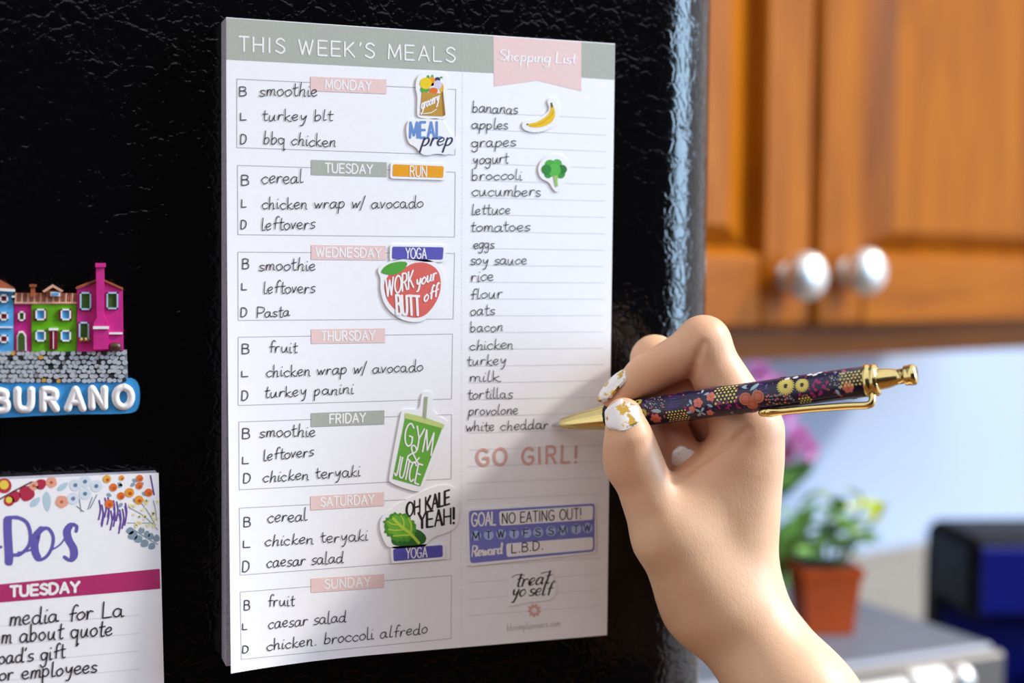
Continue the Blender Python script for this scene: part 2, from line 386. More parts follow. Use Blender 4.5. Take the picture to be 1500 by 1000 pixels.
m.tube([(.085, -.030, .257), (.112, -.030, .257)], .0095, WHT, 14); m.ball((.127, -.030, .256), .0105, NICKEL)
tag(m.build('handle', dr, True), 'ivory bar handle')
for z in (.19, .13, .07):
    m = MB(); m.lathe((.135, -.010, z), (0, -1, 0), [(0, .018), (.012, .016), (.016, .013), (.016, 0)], BLK, 20); m.build('dial', fr, True)
for x in (-.17, .17):
    for y in (.02, .26):
        m = MB(); m.lathe((x, y, 0), (0, 0, 1), [(0, .012), (.021, .014)], BLK, 12); m.build('foot', to, True)

# coffee maker
CY = math.radians(-14)
BLUE_REFL = mat('navy_reflection_plastic', '10186a', .25, var=.08, coat=.1); BLG = mat('gloss_black_plastic', '040406', .45, var=.1, spec=.15)  # navy colour stands for the window's blue reflection in black plastic
cm = thing('coffee_maker', 'black coffee maker with reflections coloured navy at the right edge behind the toaster oven', 'coffee maker', (.6423, .4216, .91), CY)
m = MB(); m.box((.11, .05, .02), (.22, .10, .04), BLG, bev=.008); m.build('base', cm, True)
m = MB(); m.box((.11, .085, .16), (.22, .03, .26), BLG, bev=.006); m.build('water_tank', cm, True)
m = MB(); m.box((.11, .05, .2775), (.22, .10, .065), BLG, bev=.008); hd = m.build('brew_head', cm, True)
m = MB(); m.box((.11, -.001, .2775), (.208, .006, .054), BLUE_REFL, bev=.002); tag(m.build('painted_reflection_panel', hd, True), 'front panel coloured navy for a window reflection')
m = MB(); m.box((.11, .0685, .142), (.208, .006, .20), BLUE_REFL, bev=.002); m.build('splash_panel', cm, True)
m = MB(); m.lathe((.105, .022, .04), (0, 0, 1), [(0, .038), (.02, .044), (.07, .042), (.11, .034), (.13, .033), (.14, .036), (.152, .034), (.158, .0)], GLASS, 28); cf = m.build('carafe', cm, True)
m = MB(); m.tube(catmull([(.075, .0, .17), (.06, -.035, .165), (.058, -.040, .12), (.07, -.01, .075)], 5), .008, BLG, 10); m.build('handle', cf, True)

# small plant in the square orange pot
ORG = mat('orange_glazed_pot', 'c44a06', .45, var=.10, scale=30, coat=.1); SOIL = mat('potting_soil', '2b1d14', .9, var=.3, scale=300)
LF = mat('leaf_green', '6b9c3c', .5, var=.25, scale=40); LY = mat('young_leaf_yellow_green', 'd4de3e', .5, var=.15, scale=40); LD = mat('deep_leaf_green', '4c7c3a', .45, var=.2, scale=40)
PK = mat('pink_petal', 'e99bd2', .6, var=.12, scale=60); STEM = mat('green_stem', '6f8f3d', .6)
def leaf(mb, base, dirv, length, width, mt, droop=.3, up=Vector((0, 0, 1)), n=7):
    d = Vector(dirv).normalized(); s_ = d.cross(up); s_ = s_.normalized() if s_.length > 1e-3 else Vector((1, 0, 0)); u = s_.cross(d); rows = []
    for i in range(n + 1):
        t = i / n; w = width * math.sin(PI * min(1, t * .93 + .05)) ** .8; c = Vector(base) + d * length * t - Vector((0, 0, 1)) * droop * length * t * t
        rows.append([c + s_ * w * k + u * (abs(k) * w * .35) for k in (-1, -.5, 0, .5, 1)])
    mb.grid(rows, mt, True)
pt = thing('potted_plant', 'small leafy plant with yellow green tips in a square orange pot on the toaster oven', 'potted plant', (.4735, .3660, 1.1755), math.radians(-14))
def sq(h, z): return [(-h, -h, z), (h, -h, z), (h, h, z), (-h, h, z)]
m = MB(); m.prism(sq(.0165, 0), sq(.0205, .041), ORG); m.prism(sq(.0218, .040), sq(.0222, .047), ORG); pot = m.build('pot', pt, True)
m = MB(); m.prism(sq(.019, .0405), sq(.0192, .0478), SOIL); m.build('soil', pot, True)
rr = random.Random(5); stems = []
for i, (dx, dy, h, tip) in enumerate(((.026, -.004, .046, 1), (.012, .004, .036, 0), (-.004, -.008, .030, 0), (-.018, .004, .040, 0), (.036, .0, .032, 1), (.016, -.012, .024, 0), (.014, .010, .040, 1))):
    m = MB(); p0 = Vector((dx * .3, dy * .3, .046)); p1 = Vector((dx, dy, .046 + h)); m.tube([p0, (p0 + p1) / 2 + Vector((dx * .1, 0, .004)), p1], [.0011, .001, .0008], STEM, 6); sm = m.build('stem', pt, True)
    for q in range(5):
        a = q * 2.4 + i; t = .3 + .19 * q; b = p0.lerp(p1, min(t, 1)); m = MB()
        leaf(m, b, (math.cos(a), math.sin(a) * .7, .35 if q < 4 else .9), rr.uniform(.022, .031) * (.85 if tip and q > 2 else 1), .0066, LY if (tip and q > 1) else LF, .25); m.build('leaf', sm, True)

# taller flowering plant behind the hand
fp = thing('flowering_plant', 'pink flowering plant with broad green leaves half hidden behind the hand', 'potted plant', (.4265, .402, 1.1755), 0)
m = MB(); m.lathe((0, 0, 0), (0, 0, 1), [(0, .017), (.036, .022), (.040, .0235), (.045, .0235), (.045, .020), (.041, .019), (.041, 0)], mat('dark_plastic_pot', '3a2a24', .5), 24); m.build('pot', fp, True)
def wl(px, py, d): return Vector(at_depth(px, py, d)) - Vector(fp.location)
for (a, b, wd, mt, dr) in (((1120, 870, 1.06), (1214, 790, 1.12), .0095, LD, -.05), ((1115, 880, 1.05), (1156, 760, 1.06), .012, LF, 0), ((1130, 830, 1.05), (1195, 735, 1.06), .0085, LF, 0), ((1110, 740, 1.05), (1200, 672, 1.05), .008, LD, -.1), ((1100, 880, 1.03), (1040, 800, 1.03), .010, LF, 0), ((1130, 790, 1.06), (1205, 805, 1.12), .006, LF, 0), ((1115, 700, 1.05), (1190, 690, 1.05), .007, LF, 0)):
    p, q = wl(*a), wl(*b); m = MB(); leaf(m, p, q - p, (q - p).length, wd, mt, dr, up=Vector((-.5, -.8, .3))); m.build('leaf', fp, True)
for (pts) in (((1110, 900, 1.03), (1105, 740, 1.05), (1110, 590, 1.05), (1110, 550, 1.05)), ((1112, 900, 1.03), (1115, 760, 1.05), (1145, 660, 1.05), (1165, 640, 1.05))):
    m = MB(); m.tube([wl(*q) for q in pts], .0016, STEM, 8); m.build('stem', fp, True)
for (px, py, d, r) in ((1108, 548, 1.05, .0135), (1165, 640, 1.05, .013), (1182, 655, 1.04, .010), (1150, 600, 1.06, .011), (1135, 560, 1.06, .009), (1150, 662, 1.05, .009)):
    m = MB(); c = wl(px, py, d)
    for ring, (np_, el, ln) in enumerate(((6, .15, 1.0), (5, .6, .8), (3, 1.2, .6))):
        for q in range(np_):
            a = 2 * PI * q / np_ + ring; v = Vector((math.cos(a) * math.cos(el), -abs(math.sin(el)) * .7 - .1, math.sin(a) * math.cos(el)))
            leaf(m, c, v, r * ln, r * .48, PK, .15, up=Vector((0, -1, 0)), n=5)
    m.build('flower', fp, True)
# ---------------------------------------------------------------- refrigerator
def fridge_material():
    m = bpy.data.materials.new('black_pebbled_enamel'); m.use_nodes = True; nt = m.node_tree; N = nt.nodes; L = nt.links; b = N['Principled BSDF']
    b.inputs['Base Color'].default_value = lin('040406'); b.inputs['Roughness'].default_value = .11; b.inputs['Specular IOR Level'].default_value = .42
    tc = N.new('ShaderNodeTexCoord'); nz = N.new('ShaderNodeTexNoise'); nz.inputs['Scale'].default_value = 90; nz.inputs['Detail'].default_value = 4
    mx = N.new('ShaderNodeMix'); mx.data_type = 'VECTOR'; mx.inputs['Factor'].default_value = .018
    L.new(tc.outputs['Object'], nz.inputs['Vector']); L.new(tc.outputs['Object'], mx.inputs['A']); L.new(nz.outputs['Color'], mx.inputs['B'])
    vo = N.new('ShaderNodeTexVoronoi'); vo.feature = 'DISTANCE_TO_EDGE'; vo.inputs['Scale'].default_value = 150
    L.new(mx.outputs['Result'], vo.inputs['Vector'])
    cr = N.new('ShaderNodeValToRGB'); cr.color_ramp.elements[0].position = 0; cr.color_ramp.elements[1].position = .16
    L.new(vo.outputs['Distance'], cr.inputs['Fac'])
    n2 = N.new('ShaderNodeTexNoise'); n2.inputs['Scale'].default_value = 420; n2.inputs['Detail'].default_value = 2; L.new(tc.outputs['Object'], n2.inputs['Vector'])
    n3 = N.new('ShaderNodeTexNoise'); n3.inputs['Scale'].default_value = 35; n3.inputs['Detail'].default_value = 2; L.new(tc.outputs['Object'], n3.inputs['Vector'])
    gate = N.new('ShaderNodeMath'); gate.operation = 'MULTIPLY'; L.new(cr.outputs['Color'], gate.inputs[0]); L.new(n3.outputs['Fac'], gate.inputs[1])
    ad = N.new('ShaderNodeMath'); ad.operation = 'MULTIPLY_ADD'; ad.inputs[1].default_value = .35
    L.new(n2.outputs['Fac'], ad.inputs[0]); L.new(gate.outputs[0], ad.inputs[2])
    bp = N.new('ShaderNodeBump'); bp.inputs['Strength'].default_value = .30; bp.inputs['Distance'].default_value = .0007
    L.new(ad.outputs[0], bp.inputs['Height']); L.new(bp.outputs['Normal'], b.inputs['Normal'])
    return m
FRM = fridge_material()
FR, FX, FD = .039, .170, .16
prof = [(-.70, PT)] + [(x, PT) for x in np.linspace(-.60, FX - .0005, 14)]
for k in range(0, 19):
    a = (PI / 2) * k / 18; prof.append((FX + FR * math.sin(a), PT + FR - FR * math.cos(a)))
prof += [(FX + FR, FD), (-.70, FD)]
fridge = thing('refrigerator', 'black refrigerator with a pebbled face and a rounded right edge', 'refrigerator', (-.24, PT + .08, 0))
m = MB(); zz = np.linspace(.06, 1.80, 30)
m.grid([[(x, y, z) for x, y in prof] for z in zz], FRM, True, True); m.poly([(x, y, zz[0]) for x, y in prof], FRM); m.poly([(x, y, zz[-1]) for x, y in prof][::-1], FRM)
fb = m.build('cabinet_body', fridge)
fb.data.shade_smooth() if hasattr(fb.data, 'shade_smooth') else None
m = MB(); m.box((-.24, .086, .03), (.84, .12, .06), BLK); m.build('toe_kick', fridge)

# ---------------------------------------------------------------- to-do pad, lower left
TD = Sheet(.0045); F2 = crop(3.03, 0, 670); S2 = TD
todo = thing('todo_pad', 'white to-do pad with a floral top and a magenta TUESDAY bar at lower left', 'notepad', tuple(np.array(TD.P(60, 1000, -.0075)) * np.array((1, 1, 1))))
cor = [(-150, 709.5), (230.2, 692.6), (246, 1310), (-140, 1350)]
fr3 = [Vector(TD.P(x, y, 0)) for x, y in cor]; off = Vector((0, .0072, 0))
m = MB(); m.prism([p + Vector((0, .0003, 0)) for p in fr3], [p + off for p in fr3], EDGE); m.build('paper_block', todo)
m = MB(); m.prism([p + Vector((.0005, 0, .0)) for p in fr3], [p + Vector((.0005, .00028, 0)) for p in fr3], PAPER); tsh = m.build('top_sheet', todo)
m = MB(); fill(m, S2, [(-149, 870), (233.9, 832.7), (235.0, 862), (-149, 895)], H1, mat('magenta_print', 'b52a68', .6, var=.05, scale=900)); bar = m.build('weekday_bar', todo); tag(bar, 'magenta bar reading TUESDAY')
m = MB(); lettering(m, S2, 'TUESDAY', (15.5, 873.6), (116, 866.5), 7.4, .95, H2, WHITE, gap=2.6); m.build('bar_lettering', bar)
m = MB(); PUR = flat('6a5fb0')
SC_D = [("34,272 34,330 40,440 36,470 30,460 45,435 90,428 128,390 135,340 120,290 85,268 50,266 30,272", 1.2), ("185,315 158,350 155,410 175,450 205,440 230,400 236,350 215,315 190,316", 1.1), ("175,330 165,380 150,400 120,415 80,420", .5), ("225,410 255,395 280,370 300,330", .6), ("338,328 340,305 318,298 298,325 305,365 325,400 328,435 310,455 285,440", 1.15)]
for s_, w_ in SC_D:
    ribbon(m, S2, catmull(F2(*[tuple(map(float, p.split(','))) for p in s_.split()]), 6), w_, H1, PUR, con=1.3)
ribbon(m, S2, F2((-20, 402), (6, 396)), 1.0, H1, PUR)
tag(m.build('script_title', todo), 'purple brush script title ending in Dos')
m = MB()
for (a, b) in (((0, 747), (622, 698)), ((0, 832), (622, 779)), ((0, 913), (622, 857)), ((0, 990), (622, 938))):
    a, b = F2(a, b); ribbon(m, S2, [a, b], .16, H1, PALE, taper=False)
m.build('rule_lines', todo)
for (t, a, b, xh) in (('media for La', (42, 746), (548, 704), 12), ('m about quote', (6, 826), (500, 787), 12), ("oad's gift", (-6, 916), (290, 888), 11), ('or employees', (-4, 990), (432, 953), 11)):
    a, b = F2(a, b); m = MB(); lettering(m, S2, t, a, b, xh, .48, H3, INK, jit=.6, slant=.08, gap=1.4, wave=.5); tag(m.build('task_entry', todo), 'handwritten task words ' + t)
# floral header, one small mesh per bloom family
cB = lambda x, y: F2((x, y))[0]
m = MB()
for (x, y, r) in ((18, 125, 34), (40, 192, 24)): disc(m, S2, cB(x, y), r / 3.03, H1, flat('c23346'), 14); disc(m, S2, cB(x, y - 4), r * .62 / 3.03, H2, flat('efd24f'), 12)
for (a, b, w_) in (((135, 120), (100, 205), .3), ((170, 92), (190, 150), .36), ((60, 140), (70, 210), .3)): leaf_shape(m, S2, cB(*a), cB(*b), w_, H1, flat('b8304a'))
ribbon(m, S2, catmull(F2((-10, 190), (60, 150), (140, 108)), 5), .5, H2, flat('6b2b3a'))
tag(m.build('berry_print', todo), 'red and yellow berries at the top of the sheet')
m = MB()
for (x, y, r) in ((274, 196, 30), (228, 110, 26), (150, 125, 22)):
    for k in range(5):
        t = 2 * PI * k / 5 + .4; leaf_shape(m, S2, cB(x, y), cB(x + r * 1.15 * math.cos(t), y + r * 1.15 * math.sin(t)), .42, H1 + k * 2e-6, flat('eda98f'))
    disc(m, S2, cB(x, y), 2.2, H2, flat('c9603f'), 10)
m.build('coral_flower_print', todo)
m = MB()
for (x, y) in ((335, 122), (378, 106), (428, 126), (378, 160), (325, 182)):
    disc(m, S2, cB(x, y), 9, H1 + x * 1e-8, flat('dde6ee'), 14); disc(m, S2, cB(x, y), 3, H2, flat('6d86a8'), 10)
for (a, b, w_) in (((205, 140), (212, 255), .12), ((130, 222), (185, 170), .15), ((250, 150), (310, 105), .13)): leaf_shape(m, S2, cB(*a), cB(*b), w_, H1, flat('bcd3df'))
m.build('blue_flower_print', todo)
m = MB()
for (x, y, r, c) in ((485, 205, 20, 'e9763a'), (503, 132, 18, 'e9763a'), (537, 170, 17, 'e8702f'), (575, 155, 21, 'f0a03a'), (617, 188, 20, 'f0a03a'), (618, 125, 16, 'e9763a'), (660, 155, 18, 'e8702f'), (475, 95, 18, 'f0b04a'), (620, 92, 16, 'e9763a'), (540, 90, 12, 'f0a03a')):
    disc(m, S2, cB(x, y), r / 3.03, H2 + r * 1e-7, flat(c), 14); disc(m, S2, cB(x + 3, y + 4), r * .4 / 3.03, H3, flat('c85a22'), 8)
for (x, y, a) in ((520, 110, .6), (545, 115, 2.4), (585, 95, .5), (600, 110, 2.4), (630, 150, .8), (470, 160, .4), (545, 200, 2.3), (590, 180, .8), (640, 110, 2.6)):
    leaf_shape(m, S2, cB(x, y), cB(x + 32 * math.cos(a), y + 32 * math.sin(a)), .2, H1, flat('8fa6b5'))
tag(m.build('orange_flower_print', todo), 'orange blossoms in the upper right corner')
m = MB()
for i in range(15):
    x = 440 + i * 8.6 + 6 * math.sin(i * 2.1); y = 190 + 28 * math.sin(i * 1.3) + i * 3; ribbon(m, S2, catmull(F2((x, y), (x + 6, y + 40), (x - 2, y + 85)), 3), .55, H1, flat('6a4d9e'))
ribbon(m, S2, F2((668, 80), (684, 165)), .5, H1, flat('6a4d9e'))
for (a, b) in (((430, 165), (400, 225)), ((410, 175), (390, 230)), ((352, 180), (360, 240)), ((340, 215), (372, 240))): ribbon(m, S2, F2(a, b), .3, H1, flat('7f8ea0'))
tag(m.build('purple_sprig_print', todo), 'purple grassy strokes below the orange blossoms')
m = MB(); rq = random.Random(3)
for i in range(34):
    x, y = rq.uniform(560, 700), rq.uniform(185, 310)
    if x - 560 < (y - 185) * .2: continue
    disc(m, S2, cB(x, y), rq.uniform(1.4, 2.6), H2, flat('efe6a0'), 8)
for (a, b, c_) in (((700, 320), (640, 260), (570, 220)), ((690, 300), (650, 230), (620, 195)), ((680, 290), (600, 290), (565, 290)), ((695, 280), (690, 230), (680, 190))): ribbon(m, S2, catmull(F2(a, b, c_), 4), .3, H1, flat('9aa7ac'))
m.build('yellow_sprig_print', todo)
m = MB(); ribbon(m, S2, catmull(F2((700, 385), (640, 350), (580, 310)), 5), .35, H1, flat('8b9fae'))
for (a, b) in (((690, 378), (700, 335)), ((668, 368), (672, 328)), ((650, 358), (655, 318)), ((625, 342), (632, 300)), ((690, 380), (655, 408)), ((660, 366), (620, 398)), ((635, 350), (590, 375)), ((615, 335), (560, 358)), ((600, 322), (552, 328))): leaf_shape(m, S2, cB(*a), cB(*b), .26, H1, flat('8b9fae'))
tag(m.build('slate_leaf_print', todo), 'slate blue leaves below the orange blossoms')

# ---------------------------------------------------------------- souvenir magnet, upper left
MG = Sheet(PT); FM = crop(3.846, 0, 370)
mag = thing('souvenir_magnet', 'painted relief fridge magnet of colourful houses above a blue BURANO plaque', 'magnet', tuple(MG.P(70, 600, .0)))
def gl(n, h, v=.12): return mat('resin_' + n, h, .4, var=v, scale=260, coat=.08, bump=.06, bscale=700)
MPK, MGR, MBL, MTR, MWH, MST, MRD, MDG, MSK = gl('pink', 'c92c86'), gl('green', '5fa414'), gl('sky_blue', '4f9ed6'), gl('terracotta', '9a5236', .25), gl('white', 'ece8e8', .03), gl('grey_stone', 'b3b7be', .08), gl('maroon', '7c1430'), gl('dark_green', '3f5a22'), gl('plaque_blue', '42a0e2')
def rel(mb, pts, h0, h1, mt, inset=0.0, sm=0):
    p = FM(*pts); p = chaikin(p, sm) if sm else p
    q = p
    if inset:
        c = np.mean(np.array(p), 0); q = [tuple(np.array(a) - (np.array(a) - c) / max(1, np.linalg.norm(np.array(a) - c)) * inset) for a in p]
    mb.prism([MG.P(x, y, h0) for x, y in p], [MG.P(x, y, h1) for x, y in q], mt)
def rect(x0, y0, x1, y1): return [(x0, y0), (x1, y0), (x1, y1), (x0, y1)]
m = MB(); rel(m, [(-420, 555), (715, 545), (722, 740), (-420, 745)], 0, .0038, mat('dark_mortar', '858990', .6))
wall = m.build('stone_wall', mag); tag(wall, 'grey cobbled wall below the houses')
m = MB(); rs = random.Random(11); OCH = gl('ochre', 'c99a45'); DKS = gl('dark_pebble', '2b2c31')
for r in range(7):
    for c in range(34):
        x = -240 + c * 28.5 + (r % 2) * 14 + rs.uniform(-5, 5); y = 566 + r * 25.5 + rs.uniform(-4, 4); R_ = rs.uniform(17, 19.5)
        if x > 704: continue
        n = rs.randint(5, 7); ph = rs.uniform(0, 6)
        o = [(x + R_ * rs.uniform(.9, 1.15) * math.cos(ph + 2 * PI * k / n), y + R_ * .88 * rs.uniform(.9, 1.1) * math.sin(ph + 2 * PI * k / n)) for k in range(n)]
        sp = rs.random(); mt = OCH if sp < .05 else DKS if sp < .10 else MST
        rel(m, o, .0036, .0054 + rs.uniform(-.0003, .0003), mt, .6, 1)
m.build('cobbles', wall)
pl = [(-420, 742), (0, 732), (340, 722), (480, 716), (600, 710), (700, 704), (755, 705), (785, 740), (792, 800), (786, 870), (760, 902), (700, 908), (560, 912), (430, 912), (330, 918), (210, 920), (100, 926), (0, 930), (-420, 940)]
m = MB(); rel(m, pl, 0, .0045, MSK, 1.6, 1); pq = m.build('plaque', mag); tag(pq, 'sky blue plaque with raised white letters BURANO')
m = MB()
def tube_letter(mb, ch, x0, x1, yb, yt, r):
    st, tot = strokes_of(ch)
    for s_ in st:
        pts = [MG.P(*F, .0048) for F in FM(*[(x0 + (x1 - x0) * px / tot, yb + (yt - yb) * py / 20) for px, py in s_])]
        n = len(pts); seg = [0]
        for i in range(1, n - 1):
            a, b = pts[i] - pts[i-1], pts[i+1] - pts[i]
            if a @ b < .55 * np.linalg.norm(a) * np.linalg.norm(b): seg.append(i)
        seg.append(n - 1)
        for i, j in zip(seg, seg[1:]): mb.tube(pts[i:j+1], r, MWH, 10)
        for i in seg: mb.ball(tuple(pts[i]), r, MWH, 10, 6)
for ch, x0, x1, yb, yt in (('B', -45, 45, 888, 778), ('U', 98, 190, 882, 774), ('R', 243, 330, 880, 772), ('A', 382, 474, 877, 770), ('N', 518, 600, 868, 766), ('O', 650, 746, 868, 756)):
    m = m or MB(); tube_letter(m, ch, x0, x1, yb, yt, .00135)
m.build('raised_letters', pq)
def house(label, body, mt, depth):
    m = MB(); rel(m, body, 0, depth, mt, .6); o = m.build('house', mag); tag(o, label); return o
def window(par, x0, y0, x1, y1, d, pane, frame=MWH, shut=None):
    m = MB(); t = .0008
    rel(m, rect(x0, y0, x1, y0 + 9), d - .0002, d + t, frame); rel(m, rect(x0, y1 - 9, x1, y1), d - .0002, d + t, frame)
    rel(m, rect(x0, y0, x0 + 9, y1), d - .0002, d + t, shut or frame); rel(m, rect(x1 - 9, y0, x1, y1), d - .0002, d + t, shut or frame)
    rel(m, rect(x0 + 8, y0 + 8, x1 - 8, y1 - 8), d - .0002, d + .0003, pane); m.build('window', par)
d1 = .0050; blue = house('sky blue house at the left of the row', [(-60, 205), (76, 214), (78, 562), (-60, 566)], MBL, d1)
for y in (235, 335, 462): window(blue, -2, y, 46, y + 46, d1, MRD)
window(blue, 66, 232, 84, 262, d1, MBL)
m = MB(); rel(m, [(-60, 135), (0, 152), (80, 196), (86, 220), (-60, 205)], 0, .0062, MTR); rel(m, [(-60, 196), (84, 205), (86, 220), (-60, 212)], .0055, .0068, MWH); rel(m, rect(-60, 416, 72, 424), d1 - .0002, d1 + .0006, MWH); m.build('roof', blue)
d2 = .0046; sp = house('narrow pink house with an arched door', [(78, 278), (178, 280), (178, 562), (78, 566)], MPK, d2)
window(sp, 102, 330, 142, 384, d2, MDG)
m = MB(); rel(m, [(94, 552), (94, 470), (108, 442), (130, 440), (148, 465), (150, 552)], d2 - .0002, d2 + .0007, MWH); rel(m, [(102, 550), (102, 475), (112, 452), (128, 452), (140, 472), (142, 550)], d2, d2 + .0009, MDG); m.build('door', sp)
d3 = .0052; gh = house('green house with a maroon door', [(176, 275), (432, 278), (434, 558), (178, 560)], MGR, d3)
for (x, y) in ((200, 316), (342, 316), (200, 436), (342, 436)): window(gh, x, y, x + 58, y + 64, d3, MBL, MWH, None); 
m = MB()
for x in (192, 258, 334, 400): rel(m, rect(x - 3, 322, x + 7, 382), d3 - .0002, d3 + .0006, MRD)
m.build('shutter', gh)
m = MB(); rel(m, rect(274, 424, 328, 438), d3 - .0002, d3 + .0010, MWH); rel(m, rect(278, 436, 324, 545), d3 - .0002, d3 + .0006, MRD); rel(m, rect(298, 444, 303, 540), d3, d3 + .0009, MWH); m.build('door', gh)
m = MB(); rel(m, [(84, 226), (432, 228), (434, 284), (80, 280)], 0, .0050, MTR)
for i in range(30):
    x = 86 + i * 11.8; b = [MG.P(*q, .0053) for q in FM((x + 3, 228), (x, 283))]; m.tube(b, .00036, MTR if i % 3 else gl('pale_tile', 'd9a58c'), 6)
    m.ball(tuple(b[1]), .0005, gl('pale_tile', 'd9a58c'), 6, 4)
rf = m.build('roof', gh); tag(rf, 'terracotta tiled roof')
m = MB(); rel(m, rect(172, 186, 198, 250), .003, .0064, MTR); rel(m, rect(166, 178, 206, 192), .003, .0070, MTR); m.build('chimney', rf)
m = MB(); rel(m, [(262, 246), (262, 212), (350, 212), (350, 246)], .003, .0066, MTR); rel(m, [(238, 216), (296, 178), (358, 214), (346, 222), (298, 194), (250, 224)], .003, .0074, gl('pale_tile', 'd9a58c')); rel(m, [(284, 244), (284, 222), (340, 222), (340, 246)], .006, .0071, MWH); rel(m, [(292, 240), (292, 226), (330, 226), (330, 240)], .006, .0074, MBL); m.build('dormer', rf)
d4 = .0056; bp_ = house('tall pink gabled house with a chimney stack', [(432, 196), (565, 148), (692, 204), (697, 552), (434, 560)], MPK, d4)
window(bp_, 450, 222, 514, 322, d4, MDG, gl('pale_blue', 'a9c6dd')); window(bp_, 600, 222, 666, 318, d4, MDG, gl('pale_blue', 'a9c6dd')); window(bp_, 444, 390, 502, 486, d4, MDG, gl('pale_blue', 'a9c6dd'))
m = MB(); rel(m, [(424, 200), (432, 190), (565, 140), (694, 198), (694, 210), (565, 152), (434, 206)], .003, .0064, MTR); rel(m, rect(614, 448, 690, 460), d4 - .0002, d4 + .0008, MWH); m.build('roof_edge', bp_)
m = MB(); rel(m, [(540, 72), (588, 72), (590, 368), (612, 400), (612, 545), (526, 548), (526, 400), (544, 368)], .002, .0074, MPK, .6); rel(m, rect(536, 58, 596, 82), .002, .0082, MPK, .6); rel(m, rect(524, 414, 614, 430), .006, .0080, MWH); tag(m.build('chimney_stack', bp_), 'pink chimney stack with a white band')
m = MB()
for i in range(6): c = MG.P(*FM((458 + i * 8, 490 + 5 * math.sin(i * 2)))[0], .0064); m.ball(tuple(c), .0007, (OCH, MRD, MDG)[i % 3], 8, 5)
m.build('flower_box', bp_)
m = MB(); c = MG.P(*FM((648, 530))[0], .006); m.ball(tuple(c), .0016, gl('bush', '4a2c1c', .4), 12, 8, (1.4, .8, 1)); m.build('bush', mag)
# ================================================================ weekly meal pad
U0, V0, PW, PH = 0.0, 1.516, 0.14709, 0.2286
def peel(x, z):
    a = max(0.0, 1 - (x - U0) / 0.056); b = min(1.0, max(0.0, (V0 - z - 0.02) / (PH - 0.02)))
    return 0.0085 * a * a * (b ** 1.7)
MEAL = Sheet(0.0, peel); S = MEAL
pad = thing('meal_planner_pad', 'tall white weekly meal pad with a grey header and handwritten meals on the black refrigerator', 'notepad', (U0 + PW / 2, PT, V0 - PH))
m = MB(); m.box((U0 + PW / 2, PT / 2 + .00035, V0 - PH / 2), (PW, PT - .0007, PH), EDGE)
m.build('paper_block', pad)
m = MB(); NU, NV = 75, 60; rows = []
for j in range(NV + 1):
    t = j / NV; z = V0 - PH * t; row = []
    for i in range(NU + 1):
        x = U0 + PW * i / NU + .0004 * t * (1 - i / NU); row.append((x, -peel(x, z), z - .0002 * t * (1 - i / NU)))
    rows.append(row)
m.grid(rows, PAPER, True)
m.grid([[(x, y + .00025, z) for x, y, z in r][::-1] for r in rows], PAPER, True)
per = [rows[0][i] for i in range(NU + 1)] + [rows[j][NU] for j in range(1, NV + 1)] + [rows[NV][i] for i in range(NU - 1, -1, -1)] + [rows[j][0] for j in range(NV - 1, 0, -1)]
m.grid([per, [(x, y + .00025, z) for x, y, z in per]], PAPER, False, True)
top = m.build('top_sheet', pad)
tag(top, 'top sheet lifting from the stack at its lower left corner')
m = MB(); patch(m, S, [(331.6, 26.2), (723, 53), (723.5, 107), (331.6, 87)], H1, GREYP, 60, 4); patch(m, S, [(851.6, 61.6), (900.6, 65), (899.8, 116.6), (851.8, 113.5)], H1, GREYP, 6, 4)
band = m.build('header_band', pad); tag(band, 'grey header band across the top of the pad')
m = MB(); lettering(m, S, "THIS WEEK'S MEALS", (350.5, 74.6), (667.5, 91.2), 10.6, .62, H2, WHITE, gap=4.2)
m.build('title_lettering', band)
m = MB(); fill(m, S, [(723, 53), (851.6, 61.8), (851.6, 133.6), (787.4, 118), (723.8, 126.6)], H1, PINKP)
ban = m.build('shopping_banner', pad); tag(ban, 'pale pink swallowtail banner reading Shopping List')
m = MB(); lettering(m, S, "Shopping List", (731.5, 88), (844, 93.5), 7.6, .36, H2, WHITE, con=.9, slant=.12, gap=.6)
m.build('banner_lettering', ban)
# perforation between the halves
m = MB()
for k in range(150):
    t0 = k / 150; t1 = (k + .5) / 150
    ribbon(m, S, [(677.6 - 2.6 * t0, 49 + 897 * t0), (677.6 - 2.6 * t1, 49 + 897 * t1)], .14, H1 if k > 9 else H2, PALE, taper=False)
m.build('perforation_line', pad)
# list rules
m = MB(); a = S.P(690, 163.5); b = S.P(888.5, 174); z0 = (a[2] + b[2]) / 2; z1 = (S.P(688, 903)[2] + S.P(874, 885.7)[2]) / 2
for k in range(31):
    z = z0 + (z1 - z0) * k / 30
    if k in (24, 25, 26): continue
    m.add([(a[0], -H1, z - .00009), (b[0], -H1, z - .00009), (b[0], -H1, z + .00009), (a[0], -H1, z + .00009)], [(0, 1, 2, 3)], PALE)
m.build('list_rules', pad)
